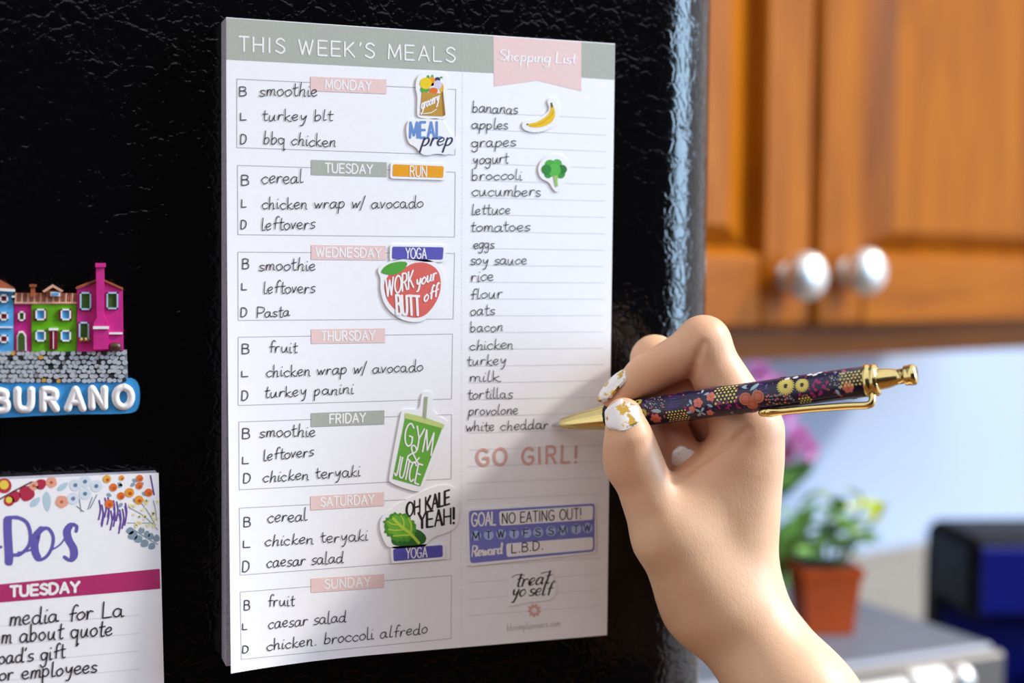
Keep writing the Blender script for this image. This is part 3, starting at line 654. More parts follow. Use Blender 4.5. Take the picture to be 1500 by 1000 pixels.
# the seven day boxes: frame corners, tag corners, tag colour, lines of writing
DAYS = [
 ('MONDAY', [(347, 115.6), (667.7, 131), (666.7, 227), (347, 216)], [(455, 112), (566, 116.4), (566, 137.4), (455, 133)], PINKP,
  [('B', 351, 361, 140.3, 13), ('L', 352.5, 361.5, 176, 10.7), ('D', 352.5, 361.5, 210.6, 14)],
  [('smoothie', 379.7, 140.5, 465.8, 141, 10.5), ('turkey blt', 384, 176.5, 487, 177, 9.2), ('bbq chicken', 386, 210, 492, 215.5, 9.8)]),
 ('TUESDAY', [(348, 242), (667, 252), (666, 347), (348.5, 343.5)], [(456, 234), (566.6, 237.6), (566.6, 259), (456, 256)], GREYP,
  [('B', 354, 364.5, 271, 14.4), ('L', 354, 361.4, 303.5, 11.4), ('D', 353, 361.4, 335, 12.6)],
  [('cereal', 383, 268.7, 444, 267.5, 10.6), ('chicken wrap w/ avocado', 383.5, 306, 620, 304, 9.6), ('leftovers', 383, 336.4, 462, 335, 10.4)]),
 ('WEDNESDAY', [(348.5, 369), (666, 371), (664, 467), (349, 469)], [(456, 358.5), (565.4, 360), (565.4, 381), (456, 380)], PINKP,
  [('B', 355.6, 364.5, 393.4, 14.4), ('L', 354.3, 362, 424.6, 10), ('D', 353, 362.4, 463.6, 13)],
  [('smoothie', 379, 396, 463, 396, 9.8), ('leftovers', 386, 429, 462, 429, 10), ('Pasta', 377, 465, 425, 463, 9)]),
 ('THURSDAY', [(349, 493.6), (663, 489), (661.6, 584), (349, 593.6)], [(456, 482), (564, 480.6), (564, 501.7), (456, 503)], PINKP,
  [('B', 355, 365, 517.6, 13.8), ('L', 354.3, 364.4, 551.6, 8.1), ('D', 354.3, 364, 586, 14)],
  [('fruit', 393.6, 516, 436, 515.6, 9.4), ('chicken wrap w/ avocado', 390, 552, 619.6, 543.5, 9.4), ('turkey panini', 387, 582, 518, 576, 9)]),
 ('FRIDAY', [(350, 617.7), (661.6, 607), (661, 701), (350.5, 717)], [(455.6, 604.8), (563, 600.6), (563, 621), (455.6, 625)], GREYP,
  [('B', 355.6, 366, 642, 14.6), ('L', 355.6, 365.2, 679, 10), ('D', 357, 367.7, 707, 14)],
  [('smoothie', 380, 640, 463, 639, 9.8), ('leftovers', 386, 674, 460, 667.6, 9.4), ('chicken teryaki', 385, 706, 528, 697, 9.4)]),
 ('SATURDAY', [(350.6, 744), (660.6, 728), (660, 819), (352, 842)], [(455, 726.3), (562.6, 720.4), (562.6, 740.3), (455, 747)], PINKP,
  [('B', 357.6, 367, 771, 13.6), ('L', 356.8, 367.4, 801.6, 9.8), ('D', 355.6, 366, 837, 15.6)],
  [('cereal', 392, 765, 450, 762, 10), ('chicken teryaki', 388, 799.6, 539, 791, 9.4), ('caesar salad', 390.6, 831, 503, 823.4, 9.8)]),
 ('SUNDAY', [(352, 866.8), (661.4, 842.5), (660.6, 934.9), (353.4, 965.4)], [(455.6, 847), (562.6, 840.2), (562.6, 860.4), (455.6, 867.7)], PINKP,
  [('B', 358, 366, 893, 13.8), ('L', 355.6, 362.6, 922, 9), ('D', 355.6, 364.6, 956, 10.4)],
  [('fruit', 392, 888, 432, 886, 9.4), ('caesar salad', 393, 920.6, 507, 910, 9.8), ('chicken. broccoli alfredo', 390.6, 952.5, 627, 927, 9.4)]),
]
for day, fr, tg, tm, caps, words in DAYS:
    m = MB()
    f = [fr[0], fr[1], fr[2], fr[3], fr[0]]
    for p, q in zip(f, f[1:]): ribbon(m, S, [p, q], .17, H1, LINE, taper=False)
    o = m.build('day_frame', pad); tag(o, 'thin grey box for ' + day.capitalize())
    m = MB(); patch(m, S, tg, H2, tm, 24, 3); t = m.build('day_tag', pad); tag(t, ('pink' if tm is PINKP else 'grey') + ' tag reading ' + day)
    m = MB(); n = len(day); cx = (tg[0][0] + tg[1][0]) / 2; hw = {6: 33.5, 7: 34.5, 9: 47.5, 8: 39}[n] if day != 'FRIDAY' else 26
    sl = (tg[1][1] - tg[0][1]) / (tg[1][0] - tg[0][0]); by = (tg[2][1] + tg[3][1]) / 2 - 4.1
    lettering(m, S, day, (cx - hw, by - hw * sl), (cx + hw, by + hw * sl), 6.6, .58, H3, WHITE, gap=2.6); m.build('tag_lettering', t)
    for (ch, xa, xb, yb, hh) in caps:
        m = MB(); lettering(m, S, ch, (xa, yb), (xb, yb - .4), hh / 2, .34, H3, INK, jit=.3, slant=.05); o = m.build('meal_letter', pad); tag(o, 'handwritten %s beside a %s meal' % (ch, day.capitalize()))
    for (wd, xa, ya, xb, yb, xh) in words:
        m = MB(); lettering(m, S, wd, (xa, ya), (xb, yb), xh * .92, .31, .00017, INK, jit=.7, slant=.10, gap=1.2, wave=.5)
        o = m.build('meal_entry', pad); tag(o, 'handwritten words %s under %s' % (wd, day.capitalize()))
LIST = [('bananas', 692, 163.5, 759, 167, 9), ('apples', 691, 188, 745, 189.5, 8.6), ('grapes', 691, 215.3, 756, 213.7, 9), ('yogurt', 693, 239.7, 745, 239, 9), ('broccoli', 691, 263.6, 765, 263, 8.8),
 ('cucumbers', 691, 287, 793, 287, 9), ('lettuce', 691, 314, 748, 313.6, 8.6), ('tomatoes', 689, 339, 777, 338, 8.6), ('eggs', 694, 364, 724, 363, 8.4), ('soy sauce', 689, 387.5, 772, 387, 9), ('rice', 690, 412, 723, 411.5, 9.4),
 ('flour', 688.6, 438, 737, 436, 9), ('oats', 689, 462, 725, 461, 9), ('bacon', 689, 485.5, 737, 485, 8.6), ('chicken', 688, 512.5, 753, 511, 8.6), ('turkey', 684, 534.5, 742, 534, 8.6), ('milk', 688, 558.8, 733, 558, 8.6),
 ('tortillas', 685, 584, 751, 583, 8.8), ('provolone', 686, 608, 759, 606.6, 8.8), ('white cheddar', 682, 631.4, 803, 628, 8.4)]
for (wd, xa, ya, xb, yb, xh) in LIST:
    m = MB(); lettering(m, S, wd, (xa, ya), (xb, yb), xh * .9, .30, .00017, INK, jit=.7, slant=.10, gap=1.1, wave=.4)
    o = m.build('list_entry', pad); tag(o, 'handwritten shopping list words ' + wd)
m = MB(); lettering(m, S, 'GO GIRL!', (699.5, 681), (847, 677), 12, 1.0, .00017, flat('e2afa6'), jit=.4, gap=5)
o = m.build('pink_lettering', pad); tag(o, 'pink hand lettered words GO GIRL!')
m = MB()
for k in range(9):
    t = 2 * PI * k / 9 + .2; c, s_ = math.cos(t), math.sin(t)
    leaf_shape(m, S, (782.6 + 2.6 * c, 893.7 + 2.6 * s_), (782.6 + 11.5 * c, 893.7 + 11.5 * s_), .2, H2 + k * 3e-6, flat('e3b3a2'))
m.build('daisy_emblem', pad)
m = MB(); lettering(m, S, 'bloomplanners.com', (743, 923.4), (821, 916.2), 4.9, .22, H2, flat('bdbabd'), gap=1.4); m.build('web_address_lettering', pad)

# ================================================================ stickers on the meal pad
G1 = 'stickers on the meal pad'
def sticker(name, label, outline, smooth=2, h=.00017):
    if smooth:
        c = np.mean(np.array(outline), 0); outline = [tuple(c + (np.array(p) - c) * (1 + 2.2 / max(4, np.linalg.norm(np.array(p) - c)))) for p in outline]
    o = chaikin(outline, smooth) if smooth else outline
    m = MB(); slab(m, S, o, .00019, .00019 + h, STK); ob = m.build(name); tag(ob, label, 'sticker', G1); return ob
A0 = .00040
k1 = crop(3.947, 310, 10); k2 = crop(3.947, 310, 230); k3 = crop(3.947, 310, 470); k4 = crop(3.571, 310, 710); k5 = crop(3.846, 660, 40); k8 = crop(4.346, 660, 720)
# grocery bag
st = sticker('grocery_bag_sticker', 'sticker of a brown grocery bag full of produce in the Monday box', k1((1190, 430), (1200, 405), (1240, 385), (1290, 378), (1340, 388), (1360, 420), (1352, 500), (1358, 630), (1330, 645), (1210, 636), (1190, 620), (1200, 520), (1186, 470)), 2)
m = MB()
for (x, y, r, c, sy) in ((1238, 442, 34, 'f2cf1f', 1), (1232, 478, 26, '5aa845', .8), (1282, 462, 22, 'e8e2ee', 1), (1272, 432, 22, 'f3a024', 1.2), (1308, 450, 24, 'dcd3e4', 1.1), (1282, 485, 26, 'e8722c', .7), (1306, 420, 16, '3d3560', .9), (1328, 408, 9, '5aa845', .6), (1252, 408, 9, '5aa845', 1.5), (1276, 404, 8, '6bb04c', 1.5), (1330, 470, 12, 'e8b42c', 2.4)):
    (cx, cy), = k1((x, y)); disc(m, S, (cx, cy), r / 3.947, A0 + r * 1e-6, flat(c), 14, sy)
m.build('produce_print', st)
m = MB(); fill(m, S, k1((1216, 492), (1328, 500), (1336, 632), (1206, 626)), A0 + .00005, flat('c5963a')); fill(m, S, k1((1328, 500), (1338, 482), (1352, 625), (1336, 632)), A0 + .00005, flat('9b7126'))
bag = m.build('bag_print', st)
m = MB(); (a, b) = k1((1212, 592), (1314, 545)); lettering(m, S, 'grocery', a, b, 8.5, .34, A0 + .00012, WHITE, con=.5, slant=.15); ribbon(m, S, k1((1225, 618), (1270, 612), (1300, 592)), .3, A0 + .00012, WHITE); m.build('bag_lettering', bag)
# meal prep
st = sticker('meal_prep_sticker', 'cut out sticker reading MEAL prep below the grocery bag sticker', k1((1130, 655), (1225, 656), (1335, 650), (1368, 738), (1412, 757), (1408, 815), (1362, 854), (1300, 838), (1238, 855), (1205, 832), (1190, 808), (1138, 785)), 2)
m = MB(); (a, b) = k1((1147, 757), (1333, 755)); lettering(m, S, 'MEAL', a, b, 11.3, .95, A0, flat('6f93cf'), gap=3.4)
m.build('upper_lettering', st)
m = MB(); (a, b) = k1((1212, 802), (1390, 800)); lettering(m, S, 'prep', a, b, 11, .36, A0 + .00005, flat('2d3050'), con=.7, slant=.35, gap=1); m.build('script_lettering', st)
# bar stickers
def bar_sticker(label, c4, col, word, p0, p1, xh, w=.42):
    st = sticker('bar_sticker', label, rrect(c4, 5), 0)
    cc = np.mean(np.array(c4), 0); ins = [tuple(np.array(p) + np.array([3.4 if p[0] < cc[0] else -3.4, 3.4 if p[1] < cc[1] else -3.6])) for p in c4]
    m = MB(); fill(m, S, rrect(ins, 3), A0, flat(col)); pr = m.build('bar_print', st)
    m = MB(); lettering(m, S, word, p0, p1, xh, w, A0 + .00006, WHITE, gap=2.2); m.build('bar_lettering', pr)
bar_sticker('orange bar sticker reading RUN beside the Tuesday tag', [(572.3, 237), (653.5, 240), (652.5, 264), (571.5, 261.5)], 'f0a31c', 'RUN', (601, 258), (626, 258.6), 7.4)
# peach
st = sticker('peach_sticker', 'round red peach sticker reading WORK your BUTT off', k2((962, 655), (1000, 625), (1060, 598), (1140, 596), (1250, 596), (1318, 632), (1342, 700), (1334, 800), (1290, 880), (1230, 940), (1150, 948), (1070, 918), (1005, 850), (982, 760), (988, 700)), 2)
m = MB(); fill(m, S, chaikin(k2((998, 720), (1040, 660), (1120, 640), (1160, 612), (1240, 606), (1306, 645), (1328, 710), (1320, 795), (1280, 870), (1225, 925), (1150, 930), (1080, 900), (1020, 840), (998, 770)), 2), A0, flat('e0685f'))
pe = m.build('peach_print', st)
m = MB(); fill(m, S, chaikin(k2((974, 664), (1015, 618), (1080, 603), (1140, 606), (1112, 655), (1050, 684), (1000, 676)), 2), A0 + .00005, flat('57a63c')); m.build('leaf_print', st)
m = MB(); T = A0 + .0001
(a, b) = k2((1008, 808), (1170, 752)); lettering(m, S, 'WORK', a, b, 12.6, .62, T, WHITE, gap=1.6)
(a, b) = k2((1182, 748), (1300, 705)); lettering(m, S, 'your', a, b, 9.6, .5, T, WHITE, con=.4, slant=.1)
(a, b) = k2((1072, 908), (1208, 915)); lettering(m, S, 'BUTT', a, b, 14, .95, T, WHITE, gap=2.6, up=(-.05, -1))
(a, b) = k2((1228, 838), (1308, 800)); lettering(m, S, 'off', a, b, 9.5, .5, T, WHITE, con=.4, slant=.1)
m.build('peach_lettering', pe)
bar_sticker('purple bar sticker reading YOGA on top of the peach sticker', [(571.3, 357.6), (653.3, 358.6), (652, 383.8), (570.8, 382.8)], '5c58b4', 'YOGA', (594.5, 378.4), (625, 378.6), 7.6)
bpy.context.view_layer.update()
# smoothie cup
st = sticker('juice_cup_sticker', 'green drink cup sticker reading GYM & JUICE in the Friday box', k3((1105, 518), (1150, 516), (1204, 524), (1210, 440), (1228, 412), (1262, 416), (1275, 440), (1270, 525), (1310, 556), (1358, 582), (1350, 625), (1218, 970), (1180, 980), (1035, 930), (1028, 900), (1096, 570)), 2)
m = MB(); fill(m, S, k3((1118, 560), (1334, 618), (1206, 956), (1046, 912)), A0, flat('6bb03f')); cup = m.build('cup_print', st)
m = MB(); fill(m, S, k3((1120, 530), (1230, 555), (1346, 598), (1338, 622), (1116, 562)), A0 + .00004, flat('c7d684')); m.build('lid_print', st)
m = MB(); fill(m, S, k3((1232, 436), (1250, 438), (1240, 566), (1222, 562)), A0 + .00008, flat('aab392')); m.build('straw_print', st)
m = MB(); T = A0 + .00008
(a, b) = k3((1110, 712), (1272, 778)); lettering(m, S, 'GYM', a, b, 16.3, .6, T, WHITE, gap=2.6, up=(.16, -1))
(a, b) = k3((1130, 808), (1202, 830)); lettering(m, S, '&', a, b, 12.2, .55, T, WHITE, up=(.12, -1))
(a, b) = k3((1056, 890), (1200, 946)); lettering(m, S, 'JUICE', a, b, 14.2, .6, T, WHITE, gap=3, up=(.2, -1))
m.build('cup_lettering', cup)
# kale
st = sticker('kale_sticker', 'green kale leaf sticker with black words OH KALE YEAH!', k4((884, 215), (898, 160), (950, 125), (1000, 92), (1080, 52), (1140, 24), (1200, 4), (1262, 12), (1284, 80), (1288, 190), (1260, 232), (1200, 255), (1150, 268), (1120, 310), (1100, 330), (935, 330), (905, 290)), 2)
m = MB(); fill(m, S, chaikin(k4((935, 280), (975, 250), (1040, 225), (1090, 235), (1124, 268), (1120, 296), (1100, 312), (1040, 318), (950, 320)), 2), A0, flat('2f6b2f'))
rim = []
for k in range(44):
    t = 2 * PI * k / 44; r = 1 + .10 * math.sin(k * 2.7) + .05 * math.sin(k * 1.1); x, y = 84 * math.cos(t) * r, 76 * math.sin(t) * r; rim.append((985 + x, 222 + y * 1.0 + .10 * x))
fill(m, S, chaikin(k4(*rim), 1), A0 + .00003, flat('4c9432'))
rim2 = [(985 + (x - 985) * .8 + 6 * math.sin(i), 218 + (y - 222) * .78) for i, (x, y) in enumerate(rim)]
fill(m, S, chaikin(k4(*rim2), 1), A0 + .00005, flat('6eb33c')); kale = m.build('kale_print', st)
m = MB(); V = flat('b7d348')
for pts, w in ((((1085, 305), (1040, 255), (990, 215), (950, 175)), 1.1), (((1050, 265), (1010, 262), (950, 268)), .5), (((1012, 232), (960, 238), (925, 232)), .5), (((985, 208), (945, 205), (920, 190)), .45), (((1040, 255), (1045, 210), (1030, 175)), .55), (((1005, 225), (1005, 190), (990, 160)), .5)):
    ribbon(m, S, catmull(k4(*pts), 4), w, A0 + .00009, V)
m.build('vein_print', kale)
m = MB()
(a, b) = k4((1020, 168), (1247, 98)); lettering(m, S, 'OH KALE', a, b, 10.2, .62, A0, INK, con=.5, gap=1.8)
(a, b) = k4((1082, 228), (1276, 200)); lettering(m, S, 'YEAH!', a, b, 11.4, .66, A0, INK, con=.5, gap=2)
m.build('kale_lettering', st)
bar_sticker('purple bar sticker reading YOGA overlapping the kale sticker', [(572.3, 800.6), (651.6, 794.4), (652.2, 819), (573.4, 825.4)], '5c58b4', 'YOGA', (595, 817.6), (626, 815.6), 7.4)
# banana
st = sticker('banana_sticker', 'small yellow banana sticker beside the word bananas', k5((410, 540), (428, 522), (495, 512), (542, 484), (553, 455), (540, 430), (552, 406), (578, 402), (594, 425), (606, 480), (594, 532), (552, 568), (490, 586), (435, 580), (412, 562)), 2)
m = MB(); fill(m, S, chaikin(k5((430, 544), (480, 536), (530, 510), (560, 478), (566, 440), (578, 440), (590, 472), (588, 510), (560, 545), (500, 566), (448, 562)), 2), A0, flat('f3c51f')); ba = m.build('banana_print', st)
m = MB(); fill(m, S, k5((564, 424), (573, 424), (578, 448), (567, 452)), A0 + .00004, flat('6b5a2a')); disc(m, S, k5((434, 546))[0], 1.2, A0 + .00004, flat('4a3a20'), 8); ribbon(m, S, catmull(k5((445, 556), (510, 540), (565, 500), (580, 470)), 4), .25, A0 + .00004, flat('d9a514')); m.build('stem_print', ba)
# broccoli
st = sticker('broccoli_sticker', 'small green broccoli sticker beside the word broccoli', k5((498, 800), (515, 755), (555, 728), (595, 716), (645, 742), (672, 795), (660, 845), (632, 872), (620, 912), (592, 922), (572, 892), (560, 865), (515, 850)), 2)
m = MB()
for (x, y, r, c) in ((540, 800, 28, '2f8a37'), (630, 800, 26, '2f7d35'), (560, 775, 30, '4fae45'), (600, 770, 28, '55b64a'), (620, 825, 26, '3b9a3e'), (585, 805, 36, '5cbb4b'), (550, 828, 22, '3b9a3e')):
    disc(m, S, k5((x, y))[0], r / 3.846, A0 + (x % 50) * 1e-6, flat(c), 16)
br = m.build('floret_print', st)
m = MB(); fill(m, S, k5((580, 835), (606, 835), (602, 865), (606, 895), (592, 898), (586, 868)), A0 + .0001, flat('9fca6a')); m.build('stalk_print', br)
# goal tracker
c4 = [(682.8, 744.2), (873.2, 735), (873.2, 809.8), (685, 829.6)]
st = sticker('goal_tracker_sticker', 'wide blue habit sticker reading GOAL NO EATING OUT! low on the list', rrect(c4, 6), 0)
m = MB(); fill(m, S, rrect([(686.6, 748), (871.2, 737.2), (871, 807.4), (688.6, 824.8)], 5), A0, flat('7c80cc')); gp = m.build('tracker_print', st)
m = MB()
fill(m, S, rrect(k8((308, 125), (908, 88), (905, 178), (314, 217)), 4), A0 + .00005, STK); fill(m, S, rrect(k8((353, 330), (907, 288), (906, 368), (358, 416)), 4), A0 + .00005, STK)
m.build('answer_box_print', gp)
m = MB(); m2 = MB(); LB = flat('b3c6f2')
for i, (x, y, ch) in enumerate(zip((163, 243, 322, 405, 483, 558, 640, 715, 800, 873), (280, 275, 270, 268, 262, 258, 250, 245, 238, 230), 'MTWTFSSMTW')):
    (c,) = k8((x, y)); disc(m, S, c, 7.4, A0 + .00005, LB, 18)
    wv = 5.2 if ch in 'MW' else 4; lettering(m2, S, ch, (c[0] - wv, c[1] + 5.2), (c[0] + wv, c[1] + 4.8), 5.2, .4, A0 + .00012, INK)
dc = m.build('day_circle_print', gp); m2.build('day_letter_ink', dc)
m = MB(); (a, b) = k8((135, 220), (290, 210)); lettering(m, S, 'GOAL', a, b, 9.6, .62, A0 + .00005, WHITE, gap=2); (a, b) = k8((136, 412), (330, 392)); lettering(m, S, 'Reward', a, b, 7.6, .5, A0 + .00005, WHITE, con=.8, slant=.1); m.build('tracker_lettering', gp)
m = MB(); (a, b) = k8((330, 203), (836, 170)); lettering(m, S, 'NO EATING OUT!', a, b, 7.6, .4, A0 + .00012, INK, gap=2.4); (a, b) = k8((390, 390), (592, 366)); lettering(m, S, 'L.B.D.', a, b, 6.4, .4, A0 + .00012, INK, gap=3); m.build('answer_ink', gp)
# treat yo'self
st = sticker('script_sticker', "white sticker with black script treat yo'self near the foot of the list", k8((372, 540), (420, 512), (520, 515), (600, 495), (650, 500), (645, 560), (672, 590), (665, 650), (620, 690), (500, 690), (400, 725), (360, 715), (375, 640)), 2, .00008)
m = MB(); (a, b) = k8((412, 607), (628, 582)); lettering(m, S, 'treat', a, b, 10.4, .34, .0003, INK, con=1.2, slant=.32, gap=1.4)
ribbon(m, S, catmull(k8((390, 545), (420, 528), (470, 530)), 4), .3, .0003, INK); ribbon(m, S, catmull(k8((575, 520), (605, 512), (635, 510)), 4), .3, .0003, INK)
(a, b) = k8((388, 668), (640, 655)); lettering(m, S, "yo'self", a, b, 10, .34, .0003, INK, con=1.2, slant=.30, gap=1.1); m.build('script_lettering', st)
# ---------------------------------------------------------------- ballpoint pen
PT0 = np.array([0.1229, -0.0004, 1.3704]); PT1 = np.array([0.2192, -0.095, 1.3953]); PL = np.linalg.norm(PT1 - PT0); PA = (PT1 - PT0) / PL
_v = -(ray(1075, 585)); _v = _v - PA * _v.dot(PA); PV = _v / np.linalg.norm(_v); PU = np.cross(PV, PA); PU = PU if PU[2] > 0 else -PU
_z0 = (PT0 - CAM) @ CF; _z1 = (PT1 - CAM) @ CF
def pen_s(px):
    t = (px - 808) / (1343 - 808); return PL * t * _z0 / (_z1 + t * (_z0 - _z1))
def pen_depth(px): return _z0 + (_z1 - _z0) * pen_s(px) / PL
GOLD = bpy.data.materials.new('polished_gold'); GOLD.use_nodes = True
_n = GOLD.node_tree; _b = _n.nodes['Principled BSDF']; _b.inputs['Base Color'].default_value = lin('e2cf8c'); _b.inputs['Metallic'].default_value = 1; _b.inputs['Roughness'].default_value = .16
_t = _n.nodes.new('ShaderNodeTexNoise'); _t.inputs['Scale'].default_value = 300; _r = _n.nodes.new('ShaderNodeMapRange'); _r.inputs['To Min'].default_value = .12; _r.inputs['To Max'].default_value = .22
_n.links.new(_t.outputs['Fac'], _r.inputs['Value']); _n.links.new(_r.outputs['Result'], _b.inputs['Roughness'])
SILV = mat('silver_tip', 'c9c7c2', .25, 1.0)
pen = thing('ballpoint_pen', 'gold and navy floral ballpoint pen writing on the shopping list', 'pen', tuple(PT0))
rb0, rb1 = .0049, .00535
s1, s2, s3 = pen_s(889), pen_s(1267), PL
m = MB(); m.lathe(PT0, PA, [(0, .0002), (.0006, .0005), (.0022, .0008), (.0032, .0013), (.0042, .00155)], SILV, 20); tag(m.build('writing_tip', pen), 'silver writing tip')
m = MB(); n = 48; prf = [(.0040, .0017), (.0052, .0021), (s1 * .55, .0034), (s1 * .97, .0047), (s1, .0048)]
rows = []
for d, r in prf:
    rows.append([PT0 + PA * d + (PU * math.cos(a) + PV * math.sin(a)) * (r * (1 - (.09 if (k % 4 == 0 and d > .005) else 0))) for k, a in enumerate([2 * PI * k / n for k in range(n)])])
m.grid(rows, GOLD, True, True); m.poly(rows[0], GOLD); m.poly(rows[-1], GOLD)
tag(m.build('gold_cone', pen), 'fluted gold cone')
m = MB(); m.lathe(PT0, PA, [(s1 - .0005, .0041), (s1 + .001, .0041)], mat('dark_ring', '20201c', .4), 32); m.build('grip_ring', pen)
NAVYB = mat('navy_lacquer', '17123a', .32, var=.15, coat=.12)
def br(s): return rb0 + (rb1 - rb0) * min(1, max(0, (s - s1) / (s2 - s1)) * 2)
m = MB(); m.lathe(PT0, PA, [(s1 + .0004, .0044), (s1 + .0009, rb0)] + [(s1 + .001 + (s2 - s1 - .001) * k / 14, br(s1 + (s2 - s1) * k / 14)) for k in range(15)] + [(s2 + .0004, .0049)], NAVYB, 48)
barrel = m.build('barrel', pen); tag(barrel, 'navy barrel printed with flowers')
def cyl(s, arc, h=.00006):
    r = br(s); t = arc / r; return PT0 + PA * s + (PV * math.cos(t) + PU * math.sin(t)) * (r + h)
_pd = np.array([1343 - 808, 548 - 622.0]); _pl = np.hypot(*_pd); _pd /= _pl
def pb(x, y):
    q = np.array([x - 808, y - 622.0]); t = q @ _pd / _pl; dp = (q[0] * _pd[1] - q[1] * _pd[0]); s = pen_s(808 + 535 * t); r = br(s) * FPX / pen_depth(x)
    return s, br(s) * math.asin(max(-.98, min(.98, dp / r)))
def pc(x, y): return pb(780 + x / 2.5, 440 + y / 2.5)
class Decal:
    def __init__(s): s.mb = MB(); s.h = .00005
    def blob(s, c, pts, mt):
        s.h += 2.5e-7; n = len(pts); vs = [cyl(c[0], c[1], s.h)] + [cyl(c[0] + (p[0] - c[0]) * .5, c[1] + (p[1] - c[1]) * .5, s.h) for p in pts] + [cyl(p[0], p[1], s.h) for p in pts]
        fs = [(0, 1 + i, 1 + (i + 1) % n) for i in range(n)] + [(1 + i, 1 + n + i, 1 + n + (i + 1) % n, 1 + (i + 1) % n) for i in range(n)]
        s.mb.add(vs, fs, mt, True)
    def dot(s, c, r, mt, n=9): s.blob(c, [(c[0] + r * math.cos(2 * PI * k / n), c[1] + r * math.sin(2 * PI * k / n)) for k in range(n)], mt)
    def petal(s, c, ang, ln, w, mt):
        ca, sa = math.cos(ang), math.sin(ang)
        o = [(0, 0), (.3, .8), (.65, 1), (.92, .6), (1, 0), (.92, -.6), (.65, -1), (.3, -.8)]
        s.blob((c[0] + ca * ln * .5, c[1] + sa * ln * .5), [(c[0] + (a * ln) * ca - (b * w) * sa, c[1] + (a * ln) * sa + (b * w) * ca) for a, b in o], mt)
    def flower(s, c, n, ln, w, mt, core=None, rc=.0006, ph=0):
        for k in range(n): s.petal(c, 2 * PI * k / n + ph, ln, w, mt)
        if core: s.dot(c, rc, core)
cY, cC, cT, cM, cB_, cW, cG, cK, cV = [mat('enamel_' + n, h, .4, var=.06, scale=300) for n, h in (('yellow', 'e6d46a'), ('coral', 'e07a6c'), ('terracotta', 'c8714f'), ('magenta', 'a8256f'), ('blue', '9fbccb'), ('white', 'e9e8ea'), ('grey', '8f93a4'), ('black', '1a1712'), ('violet', '4f3f8e'))]
D = Decal(); mm = .001; rp = random.Random(4)
def cluster(c, cols, rows, pitch, r, mt):
    for i in range(cols):
        for j in range(rows):
            D.dot((c[0] + (i - cols / 2 + .5 * (j % 2)) * pitch, c[1] + (j - rows / 2) * pitch * .87), r * rp.uniform(.85, 1.1), mt, 8)
def speckle(c, n, rx, ry, mt, r=.00013):
    for _ in range(n):
        a = rp.uniform(0, 2 * PI); q = math.sqrt(rp.random()); D.dot((c[0] + rx * q * math.cos(a), c[1] + ry * q * math.sin(a)), r * rp.uniform(.7, 1.4), mt, 6)
def streaks(c, n, ln, ry, mt):
    for k in range(n): D.petal((c[0] - ln / 2 + rp.uniform(-.4, .4) * mm, c[1] + ry * (2 * k / (n - 1) - 1)), rp.uniform(-.1, .1), ln * rp.uniform(.6, 1), .00012, mt)
for _k in range(150):
    _c = (rp.uniform(s1 + .004, s2 - .002), rp.uniform(-.0075, .0075)); D.petal(_c, rp.uniform(0, 6.3), rp.uniform(.8, 1.7) * mm, rp.uniform(.18, .4) * mm, rp.choice((cM, cG, cV, cT, cV, cM)))
streaks(pc(530, 370), 11, 7 * mm, 3 * mm, cV); streaks(pc(850, 320), 9, 6 * mm, 3 * mm, cV); speckle(pc(460, 370), 70, 4 * mm, 3.2 * mm, cW); speckle(pc(1140, 285), 80, 4.4 * mm, 3.5 * mm, cW)
D.flower(pc(395, 370), 12, 1.9 * mm, .35 * mm, cY, cK, .6 * mm); D.flower(pc(420, 410), 12, 1.8 * mm, .35 * mm, cY, cK, .6 * mm)
D.flower(pc(465, 430), 6, 2.2 * mm, .8 * mm, cC, cT, .5 * mm); D.petal(pc(450, 400), -.2, 4 * mm, .7 * mm, cB_)
for q in ((520, 345), (535, 338), (505, 352)): D.petal(pc(*q), .6, 1.6 * mm, .5 * mm, cM)
cluster(pc(548, 416), 7, 5, 1.2 * mm, .37 * mm, cY)
D.flower(pc(600, 395), 5, 1.3 * mm, .55 * mm, cC); D.flower(pc(622, 372), 5, 1.9 * mm, .8 * mm, cC, cT, .5 * mm); D.flower(pc(668, 350), 5, 1.9 * mm, .8 * mm, cC, cT, .5 * mm); D.flower(pc(662, 408), 5, 1.4 * mm, .6 * mm, cC)
for (q, a) in (((600, 380), 1.9), ((640, 345), .3), ((655, 378), -.5), ((632, 340), 1.5), ((630, 405), .8), ((630, 405), 2.5), ((630, 405), 4.0), ((630, 405), 5.4), ((600, 400), 3.5)): D.petal(pc(*q), a, 2.2 * mm, .5 * mm, cB_)
cluster(pc(724, 334), 6, 6, 1.42 * mm, .46 * mm, cY)
for i in range(9): D.petal(pc(690 + i * 11, 385 + 12 * math.sin(i * 1.9)), 1.0 + (i % 3) * .8, 1.7 * mm, .42 * mm, cM)
D.petal(pc(810, 330), .7, 4.2 * mm, .8 * mm, cB_); D.petal(pc(800, 322), 2.6, 2.4 * mm, .5 * mm, cB_); D.petal(pc(775, 318), .3, 2.4 * mm, .4 * mm, cB_)
for (q, r) in (((795, 358), 2.3), ((840, 350), 2.3), ((818, 378), 2.0)):
    c = pc(*q)
    for k, f in enumerate((1, .74, .5, .28)): D.dot(c, r * f * mm, (cT, mat('enamel_rust', 'a9542f', .4), cC, cT)[k], 16)
for i in range(26): D.dot(pc(870 + (i % 9) * 11 + rp.uniform(-3, 3), 345 + (i // 9) * 14 + rp.uniform(-4, 4)), .38 * mm * rp.uniform(.8, 1.2), (cC, cT, cG)[i % 3], 8)
for i in range(10): D.petal(pc(880 + i * 10, 352 + 10 * math.sin(i)), rp.uniform(0, 6), 1.2 * mm, .22 * mm, cG)
